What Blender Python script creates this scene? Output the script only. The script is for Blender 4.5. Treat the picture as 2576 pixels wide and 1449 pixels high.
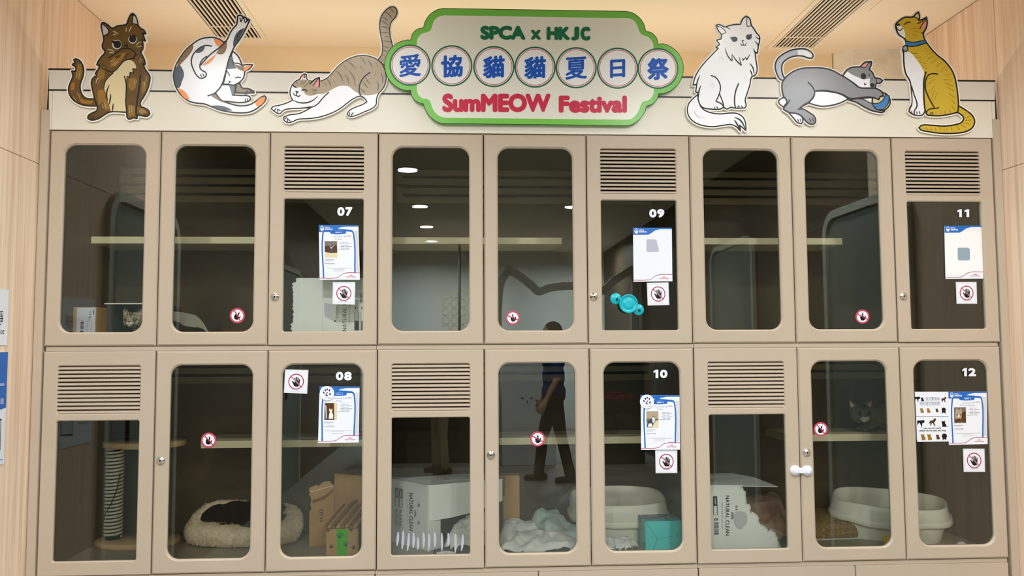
import bpy, bmesh, math, random
from mathutils import Vector, Matrix, noise
from mathutils.geometry import tessellate_polygon
random.seed(7)
SC = bpy.context.scene
COL = SC.collection
for o in list(bpy.data.objects):
    bpy.data.objects.remove(o)

# ------------------------------------------------------------------ camera
CZ = 1.42                                  # camera height above the floor
F = 2108.311                               # focal length in pixels of the 2576 px wide frame
CAM = Vector((1.72685, -3.54618, CZ))
RX = Vector((0.9985073, -0.0543979, -0.0048924))     # right
DN = Vector((-0.0011905, 0.0678781, -0.9976929))     # down
FW = Vector((0.0546045, 0.9962095, 0.0677120))       # forward
cd = bpy.data.cameras.new('camera')
cd.sensor_fit = 'HORIZONTAL'
cd.sensor_width = 36.0
cd.lens = F * 36.0 / 2576.0
cd.clip_start = 0.05
cam = bpy.data.objects.new('camera', cd)
COL.objects.link(cam)
rot = Matrix((RX, -DN, -FW)).transposed()
cam.matrix_world = Matrix.Translation(CAM) @ rot.to_4x4()
SC.camera = cam

# ------------------------------------------------------------------ world, exposure
w = bpy.data.worlds.new('world')
SC.world = w
w.use_nodes = True
w.node_tree.nodes['Background'].inputs['Color'].default_value = (1.0, 0.93, 0.84, 1)
w.node_tree.nodes['Background'].inputs['Strength'].default_value = 0.3
SC.view_settings.view_transform = 'Standard'
SC.view_settings.look = 'None'
SC.view_settings.gamma = 1.0
SC.view_settings.use_curve_mapping = False
SC.view_settings.exposure = 0.0
SC.cycles.max_bounces = 10
SC.cycles.diffuse_bounces = 5
SC.cycles.glossy_bounces = 4
SC.cycles.transmission_bounces = 6
SC.cycles.transparent_max_bounces = 16
SC.cycles.sample_clamp_indirect = 6.0
SC.cycles.use_denoising = True

# ------------------------------------------------------------------ helpers
def lin(c):
    def f(v):
        v /= 255.0
        return v / 12.92 if v <= 0.04045 else ((v + 0.055) / 1.055) ** 2.4
    return (f(c[0]), f(c[1]), f(c[2]), 1.0)

def mat(name, rgb, rough=0.5, spec=0.3, metal=0.0, noise_scale=None, noise_amt=0.12, bump=0.0, stretch=(1, 1, 1), rgb2=None):
    m = bpy.data.materials.new(name)
    m.use_nodes = True
    nt = m.node_tree
    b = nt.nodes['Principled BSDF']
    b.inputs['Base Color'].default_value = lin(rgb)
    b.inputs['Roughness'].default_value = rough
    b.inputs['Specular IOR Level'].default_value = spec
    b.inputs['Metallic'].default_value = metal
    if noise_scale:
        tc = nt.nodes.new('ShaderNodeTexCoord')
        mp = nt.nodes.new('ShaderNodeMapping')
        mp.inputs['Scale'].default_value = stretch
        n = nt.nodes.new('ShaderNodeTexNoise')
        n.inputs['Scale'].default_value = noise_scale
        n.inputs['Detail'].default_value = 5.0
        nt.links.new(tc.outputs['Object'], mp.inputs['Vector'])
        nt.links.new(mp.outputs['Vector'], n.inputs['Vector'])
        r = nt.nodes.new('ShaderNodeValToRGB')
        a = lin(rgb)
        c2 = lin(rgb2) if rgb2 else None
        r.color_ramp.elements[0].position = 0.3
        r.color_ramp.elements[1].position = 0.7
        r.color_ramp.elements[0].color = c2 if c2 else tuple(x * (1 - noise_amt) for x in a[:3]) + (1,)
        r.color_ramp.elements[1].color = a if c2 else tuple(min(1, x * (1 + noise_amt)) for x in a[:3]) + (1,)
        nt.links.new(n.outputs['Fac'], r.inputs['Fac'])
        nt.links.new(r.outputs['Color'], b.inputs['Base Color'])
        if bump:
            bp = nt.nodes.new('ShaderNodeBump')
            bp.inputs['Strength'].default_value = bump
            bp.inputs['Distance'].default_value = 0.003
            nt.links.new(n.outputs['Fac'], bp.inputs['Height'])
            nt.links.new(bp.outputs['Normal'], b.inputs['Normal'])
    return m

def glass_mat(name, tint, ior):
    m = bpy.data.materials.new(name)
    m.use_nodes = True
    nt = m.node_tree
    nt.nodes.clear()
    out = nt.nodes.new('ShaderNodeOutputMaterial')
    mix = nt.nodes.new('ShaderNodeMixShader')
    t = nt.nodes.new('ShaderNodeBsdfTransparent')
    t.inputs['Color'].default_value = tint
    g = nt.nodes.new('ShaderNodeBsdfGlossy')
    g.inputs['Roughness'].default_value = 0.0
    g.inputs['Color'].default_value = (0.92, 1.0, 0.97, 1)
    fr = nt.nodes.new('ShaderNodeFresnel')
    fr.inputs['IOR'].default_value = ior
    nt.links.new(fr.outputs['Fac'], mix.inputs['Fac'])
    nt.links.new(t.outputs['BSDF'], mix.inputs[1])
    nt.links.new(g.outputs['BSDF'], mix.inputs[2])
    nt.links.new(mix.outputs['Shader'], out.inputs['Surface'])
    return m

def emit_mat(name, rgb, strength):
    m = bpy.data.materials.new(name)
    m.use_nodes = True
    nt = m.node_tree
    nt.nodes.clear()
    out = nt.nodes.new('ShaderNodeOutputMaterial')
    e = nt.nodes.new('ShaderNodeEmission')
    e.inputs['Color'].default_value = lin(rgb)
    e.inputs['Strength'].default_value = strength
    nt.links.new(e.outputs['Emission'], out.inputs['Surface'])
    return m

def wood_mat(name):
    m = bpy.data.materials.new(name)
    m.use_nodes = True
    nt = m.node_tree
    b = nt.nodes['Principled BSDF']
    b.inputs['Roughness'].default_value = 0.5
    b.inputs['Specular IOR Level'].default_value = 0.25
    tc = nt.nodes.new('ShaderNodeTexCoord')
    mp = nt.nodes.new('ShaderNodeMapping')
    mp.inputs['Scale'].default_value = (30, 30, 0.55)
    n = nt.nodes.new('ShaderNodeTexNoise')
    n.inputs['Scale'].default_value = 1.6
    n.inputs['Detail'].default_value = 7.0
    n.inputs['Roughness'].default_value = 0.65
    r = nt.nodes.new('ShaderNodeValToRGB')
    r.color_ramp.elements[0].position = 0.33
    r.color_ramp.elements[0].color = lin((216, 186, 157))
    r.color_ramp.elements[1].position = 0.62
    r.color_ramp.elements[1].color = lin((242, 218, 196))
    nt.links.new(tc.outputs['Object'], mp.inputs['Vector'])
    nt.links.new(mp.outputs['Vector'], n.inputs['Vector'])
    nt.links.new(n.outputs['Fac'], r.inputs['Fac'])
    nt.links.new(r.outputs['Color'], b.inputs['Base Color'])
    return m

def fur_mat(name, light, dark, scale=34.0):
    """tabby coat: wavy dark bars over a lighter ground"""
    m = bpy.data.materials.new(name)
    m.use_nodes = True
    nt = m.node_tree
    b = nt.nodes['Principled BSDF']
    b.inputs['Roughness'].default_value = 0.85
    b.inputs['Specular IOR Level'].default_value = 0.1
    tc = nt.nodes.new('ShaderNodeTexCoord')
    wv = nt.nodes.new('ShaderNodeTexWave')
    wv.bands_direction = 'X'
    wv.inputs['Scale'].default_value = scale
    wv.inputs['Distortion'].default_value = 14.0
    wv.inputs['Detail'].default_value = 3.0
    r = nt.nodes.new('ShaderNodeValToRGB')
    r.color_ramp.elements[0].position = 0.25
    r.color_ramp.elements[0].color = lin(dark)
    r.color_ramp.elements[1].position = 0.65
    r.color_ramp.elements[1].color = lin(light)
    nt.links.new(tc.outputs['Object'], wv.inputs['Vector'])
    nt.links.new(wv.outputs['Fac'], r.inputs['Fac'])
    nt.links.new(r.outputs['Color'], b.inputs['Base Color'])
    return m

M = {}
M['taupe'] = mat('taupe_lacquer', (183, 167, 147), 0.42, 0.3, noise_scale=2.5, noise_amt=0.03)
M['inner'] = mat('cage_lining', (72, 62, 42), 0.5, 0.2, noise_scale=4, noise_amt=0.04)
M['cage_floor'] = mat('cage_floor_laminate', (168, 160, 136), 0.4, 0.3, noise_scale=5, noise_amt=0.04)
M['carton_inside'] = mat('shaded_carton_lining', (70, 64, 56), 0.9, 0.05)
M['vent_board'] = mat('vent_board_paint', (128, 116, 86), 0.5, 0.2)
M['shelf'] = mat('shelf_laminate', (216, 206, 168), 0.45, 0.3)
M['dark'] = mat('dark_void', (22, 18, 14), 0.8, 0.1)
M['fascia'] = mat('cream_board', (222, 216, 201), 0.33, 0.4)
M['ledge'] = mat('ledge_grey_print', (214, 208, 198), 0.33, 0.4)
M['ceiling'] = mat('ceiling_paint', (240, 224, 198), 0.9, 0.1)
M['bulkhead'] = mat('bulkhead_paint', (238, 216, 180), 0.9, 0.1)
M['wood'] = wood_mat('pale_wood_panel')
M['wood_dimmed'] = mat('dimmed_wood_panel', (84, 70, 54), 0.5, 0.25, noise_scale=1.6, noise_amt=0.2, stretch=(30, 30, 0.6))  # wood colour darkened so the far walls look dim in the glass
M['groove'] = mat('panel_groove', (150, 118, 84), 0.8, 0.1)
M['floor'] = mat('floor_vinyl', (140, 138, 132), 0.4, 0.3, noise_scale=3, noise_amt=0.05)
M['rearwall'] = mat('rear_wall_paint', (226, 232, 230), 0.8, 0.1)
M['glass'] = glass_mat('tinted_glass', (0.992, 0.995, 0.975, 1), 1.5)
M['clear'] = glass_mat('clear_plastic', (0.98, 0.99, 1.0, 1), 1.3)
M['chrome'] = mat('chrome', (214, 210, 200), 0.18, 0.5, 1.0)
M['black'] = mat('black_ink', (12, 11, 12), 0.35, 0.35)
M['white'] = mat('white_print', (236, 236, 238), 0.35, 0.35)
M['card'] = mat('white_card', (228, 231, 239), 0.3, 0.4)
M['lightgrey'] = mat('light_grey_print', (205, 205, 208), 0.4, 0.3)
M['greyline'] = mat('grey_text_print', (150, 152, 165), 0.5, 0.3)
M['red'] = mat('red_print', (168, 32, 62), 0.4, 0.35)
M['sign_red'] = mat('sign_red', (198, 36, 72), 0.35, 0.35)
M['blue'] = mat('blue_print', (24, 100, 186), 0.35, 0.4)
M['sign_blue'] = mat('sign_blue', (0, 82, 188), 0.35, 0.35)
M['sign_green'] = mat('sign_green', (112, 190, 72), 0.3, 0.45)
M['deep_green'] = mat('deep_green', (0, 106, 68), 0.35, 0.35)
M['sign_grey'] = mat('sign_pale_grey', (226, 225, 214), 0.3, 0.45)
M['pink_line'] = mat('pink_line', (206, 96, 112), 0.4, 0.3)
M['cut_edge'] = mat('white_cut_edge', (240, 236, 228), 0.4, 0.3)
M['kraft'] = mat('kraft_cardboard', (196, 156, 102), 0.8, 0.15, noise_scale=9, noise_amt=0.08)
M['kraft_dark'] = mat('kraft_edge', (142, 108, 66), 0.85, 0.1)
M['white_carton'] = mat('white_carton', (246, 250, 244), 0.6, 0.25, noise_scale=8, noise_amt=0.03)
M['paper_edge'] = mat('torn_paper_edge', (236, 232, 216), 0.85, 0.1)
M['plush'] = mat('beige_plush', (242, 222, 190), 0.95, 0.05, noise_scale=60, noise_amt=0.15, bump=0.6)
M['plush_in'] = mat('pale_plush_lining', (226, 214, 196), 0.95, 0.05, noise_scale=60, noise_amt=0.15, bump=0.6)
M['dark_cloth'] = mat('black_cloth', (20, 16, 17), 0.95, 0.05)
M['plastic'] = mat('cream_plastic', (240, 238, 218), 0.3, 0.4)
M['cloth_white'] = mat('white_cloth', (244, 243, 236), 0.9, 0.1, noise_scale=40, noise_amt=0.05)
M['cloth_green'] = mat('pale_green_cloth', (196, 216, 210), 0.9, 0.1, noise_scale=40, noise_amt=0.05)
M['cloth_brown'] = mat('brown_fleece', (164, 132, 112), 0.95, 0.05, noise_scale=50, noise_amt=0.12)
M['teal'] = mat('teal_print', (84, 228, 226), 0.35, 0.35)
M['teal_rubber'] = mat('teal_rubber', (10, 176, 190), 0.3, 0.45)
M['teal_side'] = mat('teal_side_print', (128, 160, 164), 0.4, 0.3)
M['lime'] = mat('lime_print', (72, 190, 20), 0.5, 0.2)
M['rope'] = mat('pale_rope', (214, 206, 176), 0.9, 0.1)
M['rope_dark'] = mat('dark_rope', (40, 38, 28), 0.9, 0.1)
M['board'] = mat('beech_board', (210, 172, 126), 0.5, 0.25, noise_scale=6, noise_amt=0.1, stretch=(1, 8, 1))
M['carpet_brown'] = mat('brown_carpet', (150, 124, 82), 0.98, 0.02, noise_scale=120, noise_amt=0.45, bump=1.0)
M['yellow'] = mat('yellow_ball', (250, 206, 30), 0.35, 0.35)
M['plaster'] = mat('raw_plaster', (228, 222, 206), 0.7, 0.3, noise_scale=7, noise_amt=0.2, bump=0.7)
M['metal_vent'] = mat('vent_white_metal', (238, 226, 204), 0.45, 0.3)
M['claw'] = mat('frosted_white_vinyl', (176, 176, 190), 0.6, 0.2)

def at(px, py, y=0.0):
    """world point on the vertical plane Y=y seen at photo pixel (px, py)"""
    d = FW + RX * ((px - 1288) / F) + DN * ((py - 724.5) / F)
    return CAM + d * ((y - CAM.y) / d.y)

def at_z(px, py, z):
    d = FW + RX * ((px - 1288) / F) + DN * ((py - 724.5) / F)
    return CAM + d * ((z - CAM.z) / d.z)

def mirrored(px, py, y):
    """point of the room whose reflection in the glass front is seen at (px, py)"""
    p = at(px, py, -y)
    return Vector((p.x, y, p.z))

class MB:
    """collects faces in world space; build() links them as ONE mesh object"""
    def __init__(s):
        s.v = []; s.f = []; s.m = []; s.mats = []; s.sm = []
    def mi(s, m):
        m = M[m] if isinstance(m, str) else m
        if m not in s.mats:
            s.mats.append(m)
        return s.mats.index(m)
    def add(s, vs, fs, m, smooth=False):
        o = len(s.v); k = s.mi(m)
        s.v += [Vector(p) for p in vs]
        for f in fs:
            s.f.append([i + o for i in f]); s.m.append(k); s.sm.append(smooth)
    def box(s, x0, x1, y0, y1, z0, z1, m, T=None):
        vs = [Vector((x, y, z)) for x in (x0, x1) for y in (y0, y1) for z in (z0, z1)]
        if T: vs = [T @ p for p in vs]
        s.add(vs, [(0, 1, 3, 2), (4, 6, 7, 5), (0, 4, 5, 1), (2, 3, 7, 6), (0, 2, 6, 4), (1, 5, 7, 3)], m)
    def bbox(s, x0, x1, y0, y1, z0, z1, m, c=0.003, T=None):
        bm = bmesh.new()
        r = bmesh.ops.create_cube(bm, size=1)
        bmesh.ops.scale(bm, vec=(x1 - x0, y1 - y0, z1 - z0), verts=bm.verts)
        bmesh.ops.translate(bm, vec=((x0 + x1) / 2, (y0 + y1) / 2, (z0 + z1) / 2), verts=bm.verts)
        bmesh.ops.bevel(bm, geom=bm.edges[:], offset=c, segments=2, affect='EDGES')
        s.bm(bm, m, T)
    def bm(s, bm, m, T=None, smooth=False):
        bm.verts.ensure_lookup_table(); bm.verts.index_update()
        vs = [(T @ v.co) if T else v.co.copy() for v in bm.verts]
        s.add(vs, [[v.index for v in f.verts] for f in bm.faces], m, smooth)
        bm.free()
    def prism(s, poly, a, b, m, mside=None):
        """poly: list of 3d points (planar); a, b: offset vectors of the two caps"""
        n = len(poly)
        A = [p + a for p in poly]; B = [p + b for p in poly]
        d0 = (poly[len(poly) // 3] - poly[0])
        tri = tess3(poly)
        s.add(A, tri, m)
        s.add(B, [t[::-1] for t in tri], mside or m)
        s.add(A + B, [(i, (i + 1) % n, n + (i + 1) % n, n + i) for i in range(n)], mside or m)
    def plate(s, outer, holes, y0, y1, m, c=0.0025):
        """door-like plate in the XZ plane with holes, chamfered front rims"""
        def off(poly, d):
            return offset2(poly, d)
        front_o = off(outer, -c)
        fh = [off(h, c) for h in holes]
        def tri(polys):
            return tessellate_polygon([[Vector((p[0], p[1], 0)) for p in q] for q in polys])
        flat = [p for q in [front_o] + fh for p in q]
        s.add([(p[0], y0, p[1]) for p in flat], tri([front_o] + fh), m)
        flat = [p for q in [outer] + holes for p in q]
        s.add([(p[0], y1, p[1]) for p in flat], tri([outer] + holes), m)
        for q, q2 in [(outer, front_o)] + list(zip(holes, fh)):
            n = len(q)
            a = [(p[0], y0, p[1]) for p in q2]; b = [(p[0], y0 + c, p[1]) for p in q]; e = [(p[0], y1, p[1]) for p in q]
            s.add(a + b + e, [(i, (i + 1) % n, n + (i + 1) % n, n + i) for i in range(n)] +
                  [(n + i, n + (i + 1) % n, 2 * n + (i + 1) % n, 2 * n + i) for i in range(n)], m)
    def tube(s, pts, r, m, n=10, closed=False, caps=True):
        pts = [Vector(p) for p in pts]
        k = len(pts); rr = r if isinstance(r, (list, tuple)) else [r] * k
        rings = []
        up = Vector((0.3, 0.2, 1)).normalized()
        for i, p in enumerate(pts):
            a = pts[(i - 1) % k] if (closed or i > 0) else p
            b = pts[(i + 1) % k] if (closed or i < k - 1) else p
            t = (b - a).normalized()
            u = t.cross(up)
            if u.length < 1e-3: u = t.cross(Vector((1, 0, 0)))
            u.normalize(); v = t.cross(u)
            rings.append([p + (u * math.cos(2 * math.pi * j / n) + v * math.sin(2 * math.pi * j / n)) * rr[i] for j in range(n)])
        vs = [q for g in rings for q in g]
        fs = []
        for i in range(k if closed else k - 1):
            i2 = (i + 1) % k
            for j in range(n):
                j2 = (j + 1) % n
                fs.append((i * n + j, i * n + j2, i2 * n + j2, i2 * n + j))
        if caps and not closed:
            fs.append(tuple(range(n))); fs.append(tuple((k - 1) * n + j for j in range(n)))
        s.add(vs, fs, m, True)
    def lathe(s, prof, c, m, n=24, axis='z', T=None, sx=1.0, sy=1.0, smooth=True):
        vs = []; fs = []
        for (r, h) in prof:
            for j in range(n):
                a = 2 * math.pi * j / n
                p = Vector((r * math.cos(a) * sx, r * math.sin(a) * sy, h))
                if axis == 'y': p = Vector((p.x, -p.z, p.y))
                if T: p = T @ p
                vs.append(Vector(c) + p)
        k = len(prof)
        for i in range(k - 1):
            for j in range(n):
                j2 = (j + 1) % n
                fs.append((i * n + j, i * n + j2, (i + 1) * n + j2, (i + 1) * n + j))
        if prof[0][0] > 1e-5: fs.append(tuple(range(n)))
        if prof[-1][0] > 1e-5: fs.append(tuple((k - 1) * n + j for j in range(n)))
        s.add(vs, fs, m, smooth)
    def build(s, name, parent=None, base=None):
        if parent is not None:
            b = Vector(parent['_b'])
        elif base is not None:
            b = Vector(base)
        else:
            xs = [p.x for p in s.v]; ys = [p.y for p in s.v]; zs = [p.z for p in s.v]
            b = Vector(((min(xs) + max(xs)) / 2, (min(ys) + max(ys)) / 2, min(zs)))
        me = bpy.data.meshes.new(name)
        me.from_pydata([p - b for p in s.v], [], s.f)
        for m in s.mats: me.materials.append(m)
        me.polygons.foreach_set('material_index', s.m)
        me.polygons.foreach_set('use_smooth', s.sm)
        me.update()
        o = bpy.data.objects.new(name, me)
        COL.objects.link(o)
        o['_b'] = tuple(b)
        if parent is not None: o.parent = parent
        else: o.location = b
        return o

def tess3(poly):
    n = Vector((0, 0, 0))
    for i, p in enumerate(poly):
        q = poly[(i + 1) % len(poly)]
        n += Vector(((p.y - q.y) * (p.z + q.z), (p.z - q.z) * (p.x + q.x), (p.x - q.x) * (p.y + q.y)))
    n.normalize()
    u = n.orthogonal().normalized(); v = n.cross(u)
    return tessellate_polygon([[Vector((p.dot(u), p.dot(v), 0)) for p in poly]])

def area2(poly):
    return 0.5 * sum(p[0] * poly[(i + 1) % len(poly)][1] - poly[(i + 1) % len(poly)][0] * p[1] for i, p in enumerate(poly))

def offset2(poly, d):
    """offset outward by d (positive grows)"""
    sgn = 1 if area2(poly) > 0 else -1
    n = len(poly); out = []
    for i in range(n):
        a, p, b = poly[i - 1], poly[i], poly[(i + 1) % n]
        e1 = Vector((p[0] - a[0], p[1] - a[1])); e2 = Vector((b[0] - p[0], b[1] - p[1]))
        if e1.length < 1e-9: e1 = e2
        if e2.length < 1e-9: e2 = e1
        e1.normalize(); e2.normalize()
        n1 = Vector((e1.y, -e1.x)) * sgn; n2 = Vector((e2.y, -e2.x)) * sgn
        h = n1 + n2
        if h.length < 1e-4: h = n1
        h.normalize()
        k = d / max(0.55, h.dot(n1))
        out.append((p[0] + h.x * k, p[1] + h.y * k))
    return out

def rrect(x0, x1, z0, z1, r, n=7):
    pts = []
    for cx, cz, a0 in ((x1 - r, z1 - r, 0), (x0 + r, z1 - r, 90), (x0 + r, z0 + r, 180), (x1 - r, z0 + r, 270)):
        for i in range(n + 1):
            a = math.radians(a0 + 90 * i / n)
            pts.append((cx + r * math.cos(a), cz + r * math.sin(a)))
    return pts

def circle(cx, cy, r, n=40, ry=None, rot=0.0):
    ry = r if ry is None else ry
    c, s_ = math.cos(rot), math.sin(rot)
    out = []
    for i in range(n):
        a = 2 * math.pi * i / n
        x, y = r * math.cos(a), ry * math.sin(a)
        out.append((cx + x * c - y * s_, cy + x * s_ + y * c))
    return out

def smooth(pts, closed=False, n=5, corner=62):
    P_ = [Vector((p[0], p[1])) for p in pts]
    k = len(P_)
    if k < 3: return [tuple(p) for p in P_]
    tin = []; tout = []
    for i in range(k):
        if not closed and i in (0, k - 1):
            t = (P_[1] - P_[0]) if i == 0 else (P_[-1] - P_[-2])
            tin.append(t); tout.append(t); continue
        a, p, b = P_[i - 1], P_[i], P_[(i + 1) % k]
        e1, e2 = p - a, b - p
        if e1.length < 1e-6 or e2.length < 1e-6 or abs(e1.angle_signed(e2)) > math.radians(corner):
            tin.append(e1); tout.append(e2)
        else:
            d = (e1.normalized() + e2.normalized()).normalized()
            tin.append(d * e1.length); tout.append(d * e2.length)
    out = []
    for i in range(k if closed else k - 1):
        j = (i + 1) % k
        p0, p1, m0, m1 = P_[i], P_[j], tout[i], tin[j]
        for q in range(n):
            t = q / n
            out.append(tuple(p0 * (2 * t ** 3 - 3 * t * t + 1) + m0 * (t ** 3 - 2 * t * t + t) + p1 * (-2 * t ** 3 + 3 * t * t) + m1 * (t ** 3 - t * t)))
    if not closed: out.append(tuple(P_[-1]))
    return out

_tcache = {}
def text_tris(body):
    key = body
    if key not in _tcache:
        c = bpy.data.curves.new('lettering', 'FONT')
        c.body = body; c.resolution_u = 4
        o = bpy.data.objects.new('lettering', c)
        COL.objects.link(o)
        dg = bpy.context.evaluated_depsgraph_get(); dg.update()
        me = o.evaluated_get(dg).to_mesh()
        vs = [(v.co.x, v.co.y) for v in me.vertices]
        fs = [tuple(p.vertices) for p in me.polygons]
        o.evaluated_get(dg).to_mesh_clear()
        bpy.data.objects.remove(o); bpy.data.curves.remove(c)
        _tcache[key] = (vs, fs)
    return _tcache[key]

class Art(MB):
    """flat printed artwork: f maps (u, v) to a world point, nrm points to the viewer"""
    def __init__(s, f, nrm=(0, -1, 0), step=0.00025):
        MB.__init__(s)
        s.fn = f; s.n = Vector(nrm).normalized(); s.step = step; s.lay = 1
    def pt(s, p, lay):
        return s.fn(p[0], p[1]) + s.n * (s.step * lay)
    def base(s, pts, thick, m, margin=0.0, sm=True, n=5):
        q = smooth(pts, True, n) if sm else pts
        s.prism([s.fn(p[0], p[1]) for p in q], Vector((0, 0, 0)), -s.n * thick, m)
        if margin:
            k = len(q); back = -s.n * thick
            for i in range(k):
                a, b = q[i], q[(i + 1) % k]
                d = Vector((b[0] - a[0], b[1] - a[1]))
                if d.length < 1e-6: continue
                d.normalize(); e = Vector((-d.y, d.x)) * margin
                s.prism([s.fn(*p) for p in ((a[0] + e.x, a[1] + e.y), (b[0] + e.x, b[1] + e.y), (b[0] - e.x, b[1] - e.y), (a[0] - e.x, a[1] - e.y))], s.n * (0.00008 + 0.00004 * (i % 3)), back, m)
                s.prism([s.fn(*p) for p in circle(a[0], a[1], margin, 8)], s.n * (0.0002 + 0.00004 * (i % 3)), back, m)
    def fill(s, pts, m, sm=True, n=5):
        q = smooth(pts, True, n) if sm else pts
        s.lay += 1
        tri = tessellate_polygon([[Vector((p[0], p[1], 0)) for p in q]])
        s.add([s.pt(p, s.lay) for p in q], tri, m)
    def stroke(s, pts, w, m, closed=False, sm=True, n=5, taper=False, newlay=True):
        q = smooth(pts, closed, n) if sm else [tuple(p) for p in pts]
        if newlay: s.lay += 1
        k = len(q); L = []; R = []
        for i in range(k):
            a = q[i - 1] if (closed or i > 0) else q[i]
            b = q[(i + 1) % k] if (closed or i < k - 1) else q[i]
            d = Vector((b[0] - a[0], b[1] - a[1]))
            if d.length < 1e-9: d = Vector((1, 0))
            d.normalize()
            hw = w / 2
            if taper: hw *= 0.25 + 0.75 * math.sin(math.pi * (0.06 + 0.88 * i / max(1, k - 1)))
            L.append((q[i][0] - d.y * hw, q[i][1] + d.x * hw)); R.append((q[i][0] + d.y * hw, q[i][1] - d.x * hw))
        vs = [s.pt(p, s.lay) for p in L + R]
        fs = [(i, (i + 1) % k, k + (i + 1) % k, k + i) for i in range(k if closed else k - 1)]
        s.add(vs, fs, m)
        # round joints and ends
        if not taper:
            dots = []
            for i in range(k):
                if not closed and i in (0, k - 1): dots.append(q[i]); continue
                e1 = Vector((q[i][0] - q[i - 1][0], q[i][1] - q[i - 1][1])); e2 = Vector((q[(i + 1) % k][0] - q[i][0], q[(i + 1) % k][1] - q[i][1]))
                if e1.length > 1e-9 and e2.length > 1e-9 and abs(e1.angle_signed(e2)) > 0.45: dots.append(q[i])
            for p in dots:
                c = circle(p[0], p[1], w / 2, 9)
                s.add([s.pt(a, s.lay) for a in c], [tuple(range(9))], m)
    def text(s, body, u0, u1, vb, vcap, m, bold=0.0, rot=0, fit=False):
        """fit the line into u0..u1, baseline vb, capital height to vcap; rot=1 runs along v; bold thickens the strokes (em units)"""
        vs, fs = text_tris(body)
        xs = [a for a, b in vs]; x0, x1 = min(xs), max(xs)
        y0, y1 = (min(b for a, b in vs), max(b for a, b in vs)) if fit else (0.0, 0.69)
        s.lay += 1
        hb = bold * (vcap - vb) / 0.69
        ub = min(abs(hb), 0.2 * abs(u1 - u0)) * (1 if u1 > u0 else -1)
        ua, ue = u0 + ub, u1 - ub
        va, ve = vb + (hb if fit else 0), vcap - (hb if fit else 0)
        offs = [(0, 0)] + ([(ub * math.cos(k * math.pi / 4), hb * math.sin(k * math.pi / 4)) for k in range(8)] if bold > 0.015 else [])
        for du, dv in offs:
            s.lay += 0.5
            out = []
            for a, b in vs:
                t = ua + (ue - ua) * (a - x0) / (x1 - x0) + du; h = va + (ve - va) * (b - y0) / (y1 - y0) + dv
                out.append((t, h) if rot == 0 else (h, t))
            s.add([s.pt(p, s.lay) for p in out], fs, m)

def tag(o, label=None, cat=None, group=None, kind=None):
    if label: o['label'] = label
    if cat: o['category'] = cat
    if group: o['group'] = group
    if kind: o['kind'] = kind
    return o

def thing(name, label, cat, loc, group=None):
    o = bpy.data.objects.new(name, None)
    COL.objects.link(o)
    o.location = loc; o['_b'] = tuple(loc)
    o.empty_display_size = 0.05
    return tag(o, label, cat, group)

def struct(mb, name, parent=None):
    o = mb.build(name, parent)
    if parent is None: o['kind'] = 'structure'
    return o

def blob(mats, pieces, voxel=0.005, smooth_it=4, name='body', base=None, parent=None, deform=None):
    """one continuous organic surface: capsules and ellipsoids fused by voxel remesh.
    pieces: ('e', centre, (rx,ry,rz), rotation euler) or ('c', a, b, ra, rb)"""
    bm = bmesh.new()
    for pc in pieces:
        if pc[0] == 'e':
            r = bmesh.ops.create_icosphere(bm, subdivisions=3, radius=1)['verts']
            from mathutils import Euler
            T = Matrix.Translation(pc[1]) @ (Euler(pc[3]).to_matrix().to_4x4() if len(pc) > 3 else Matrix()) @ Matrix.Diagonal((*pc[2], 1))
            bmesh.ops.transform(bm, matrix=T, verts=r)
        else:
            a, b, ra, rb = Vector(pc[1]), Vector(pc[2]), pc[3], pc[4]
            n = max(2, int((b - a).length / (0.45 * max(ra, rb))) + 1)
            d = (b - a)
            for i in range(n + 1):
                t = i / n
                r = bmesh.ops.create_icosphere(bm, subdivisions=2, radius=ra + (rb - ra) * t)['verts']
                bmesh.ops.translate(bm, vec=a + d * t, verts=r)
    me = bpy.data.meshes.new(name)
    bm.to_mesh(me); bm.free()
    tmp = bpy.data.objects.new('tmp', me)
    COL.objects.link(tmp)
    md = tmp.modifiers.new('r', 'REMESH'); md.mode = 'VOXEL'; md.voxel_size = voxel
    sm = tmp.modifiers.new('s', 'SMOOTH'); sm.iterations = smooth_it; sm.factor = 0.5
    dg = bpy.context.evaluated_depsgraph_get(); dg.update()
    ev = tmp.evaluated_get(dg).to_mesh()
    mb = MB()
    mb.add([v.co.copy() for v in ev.vertices], [tuple(p.vertices) for p in ev.polygons], mats, True)
    tmp.evaluated_get(dg).to_mesh_clear()
    bpy.data.objects.remove(tmp); bpy.data.meshes.remove(me)
    return mb

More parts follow.
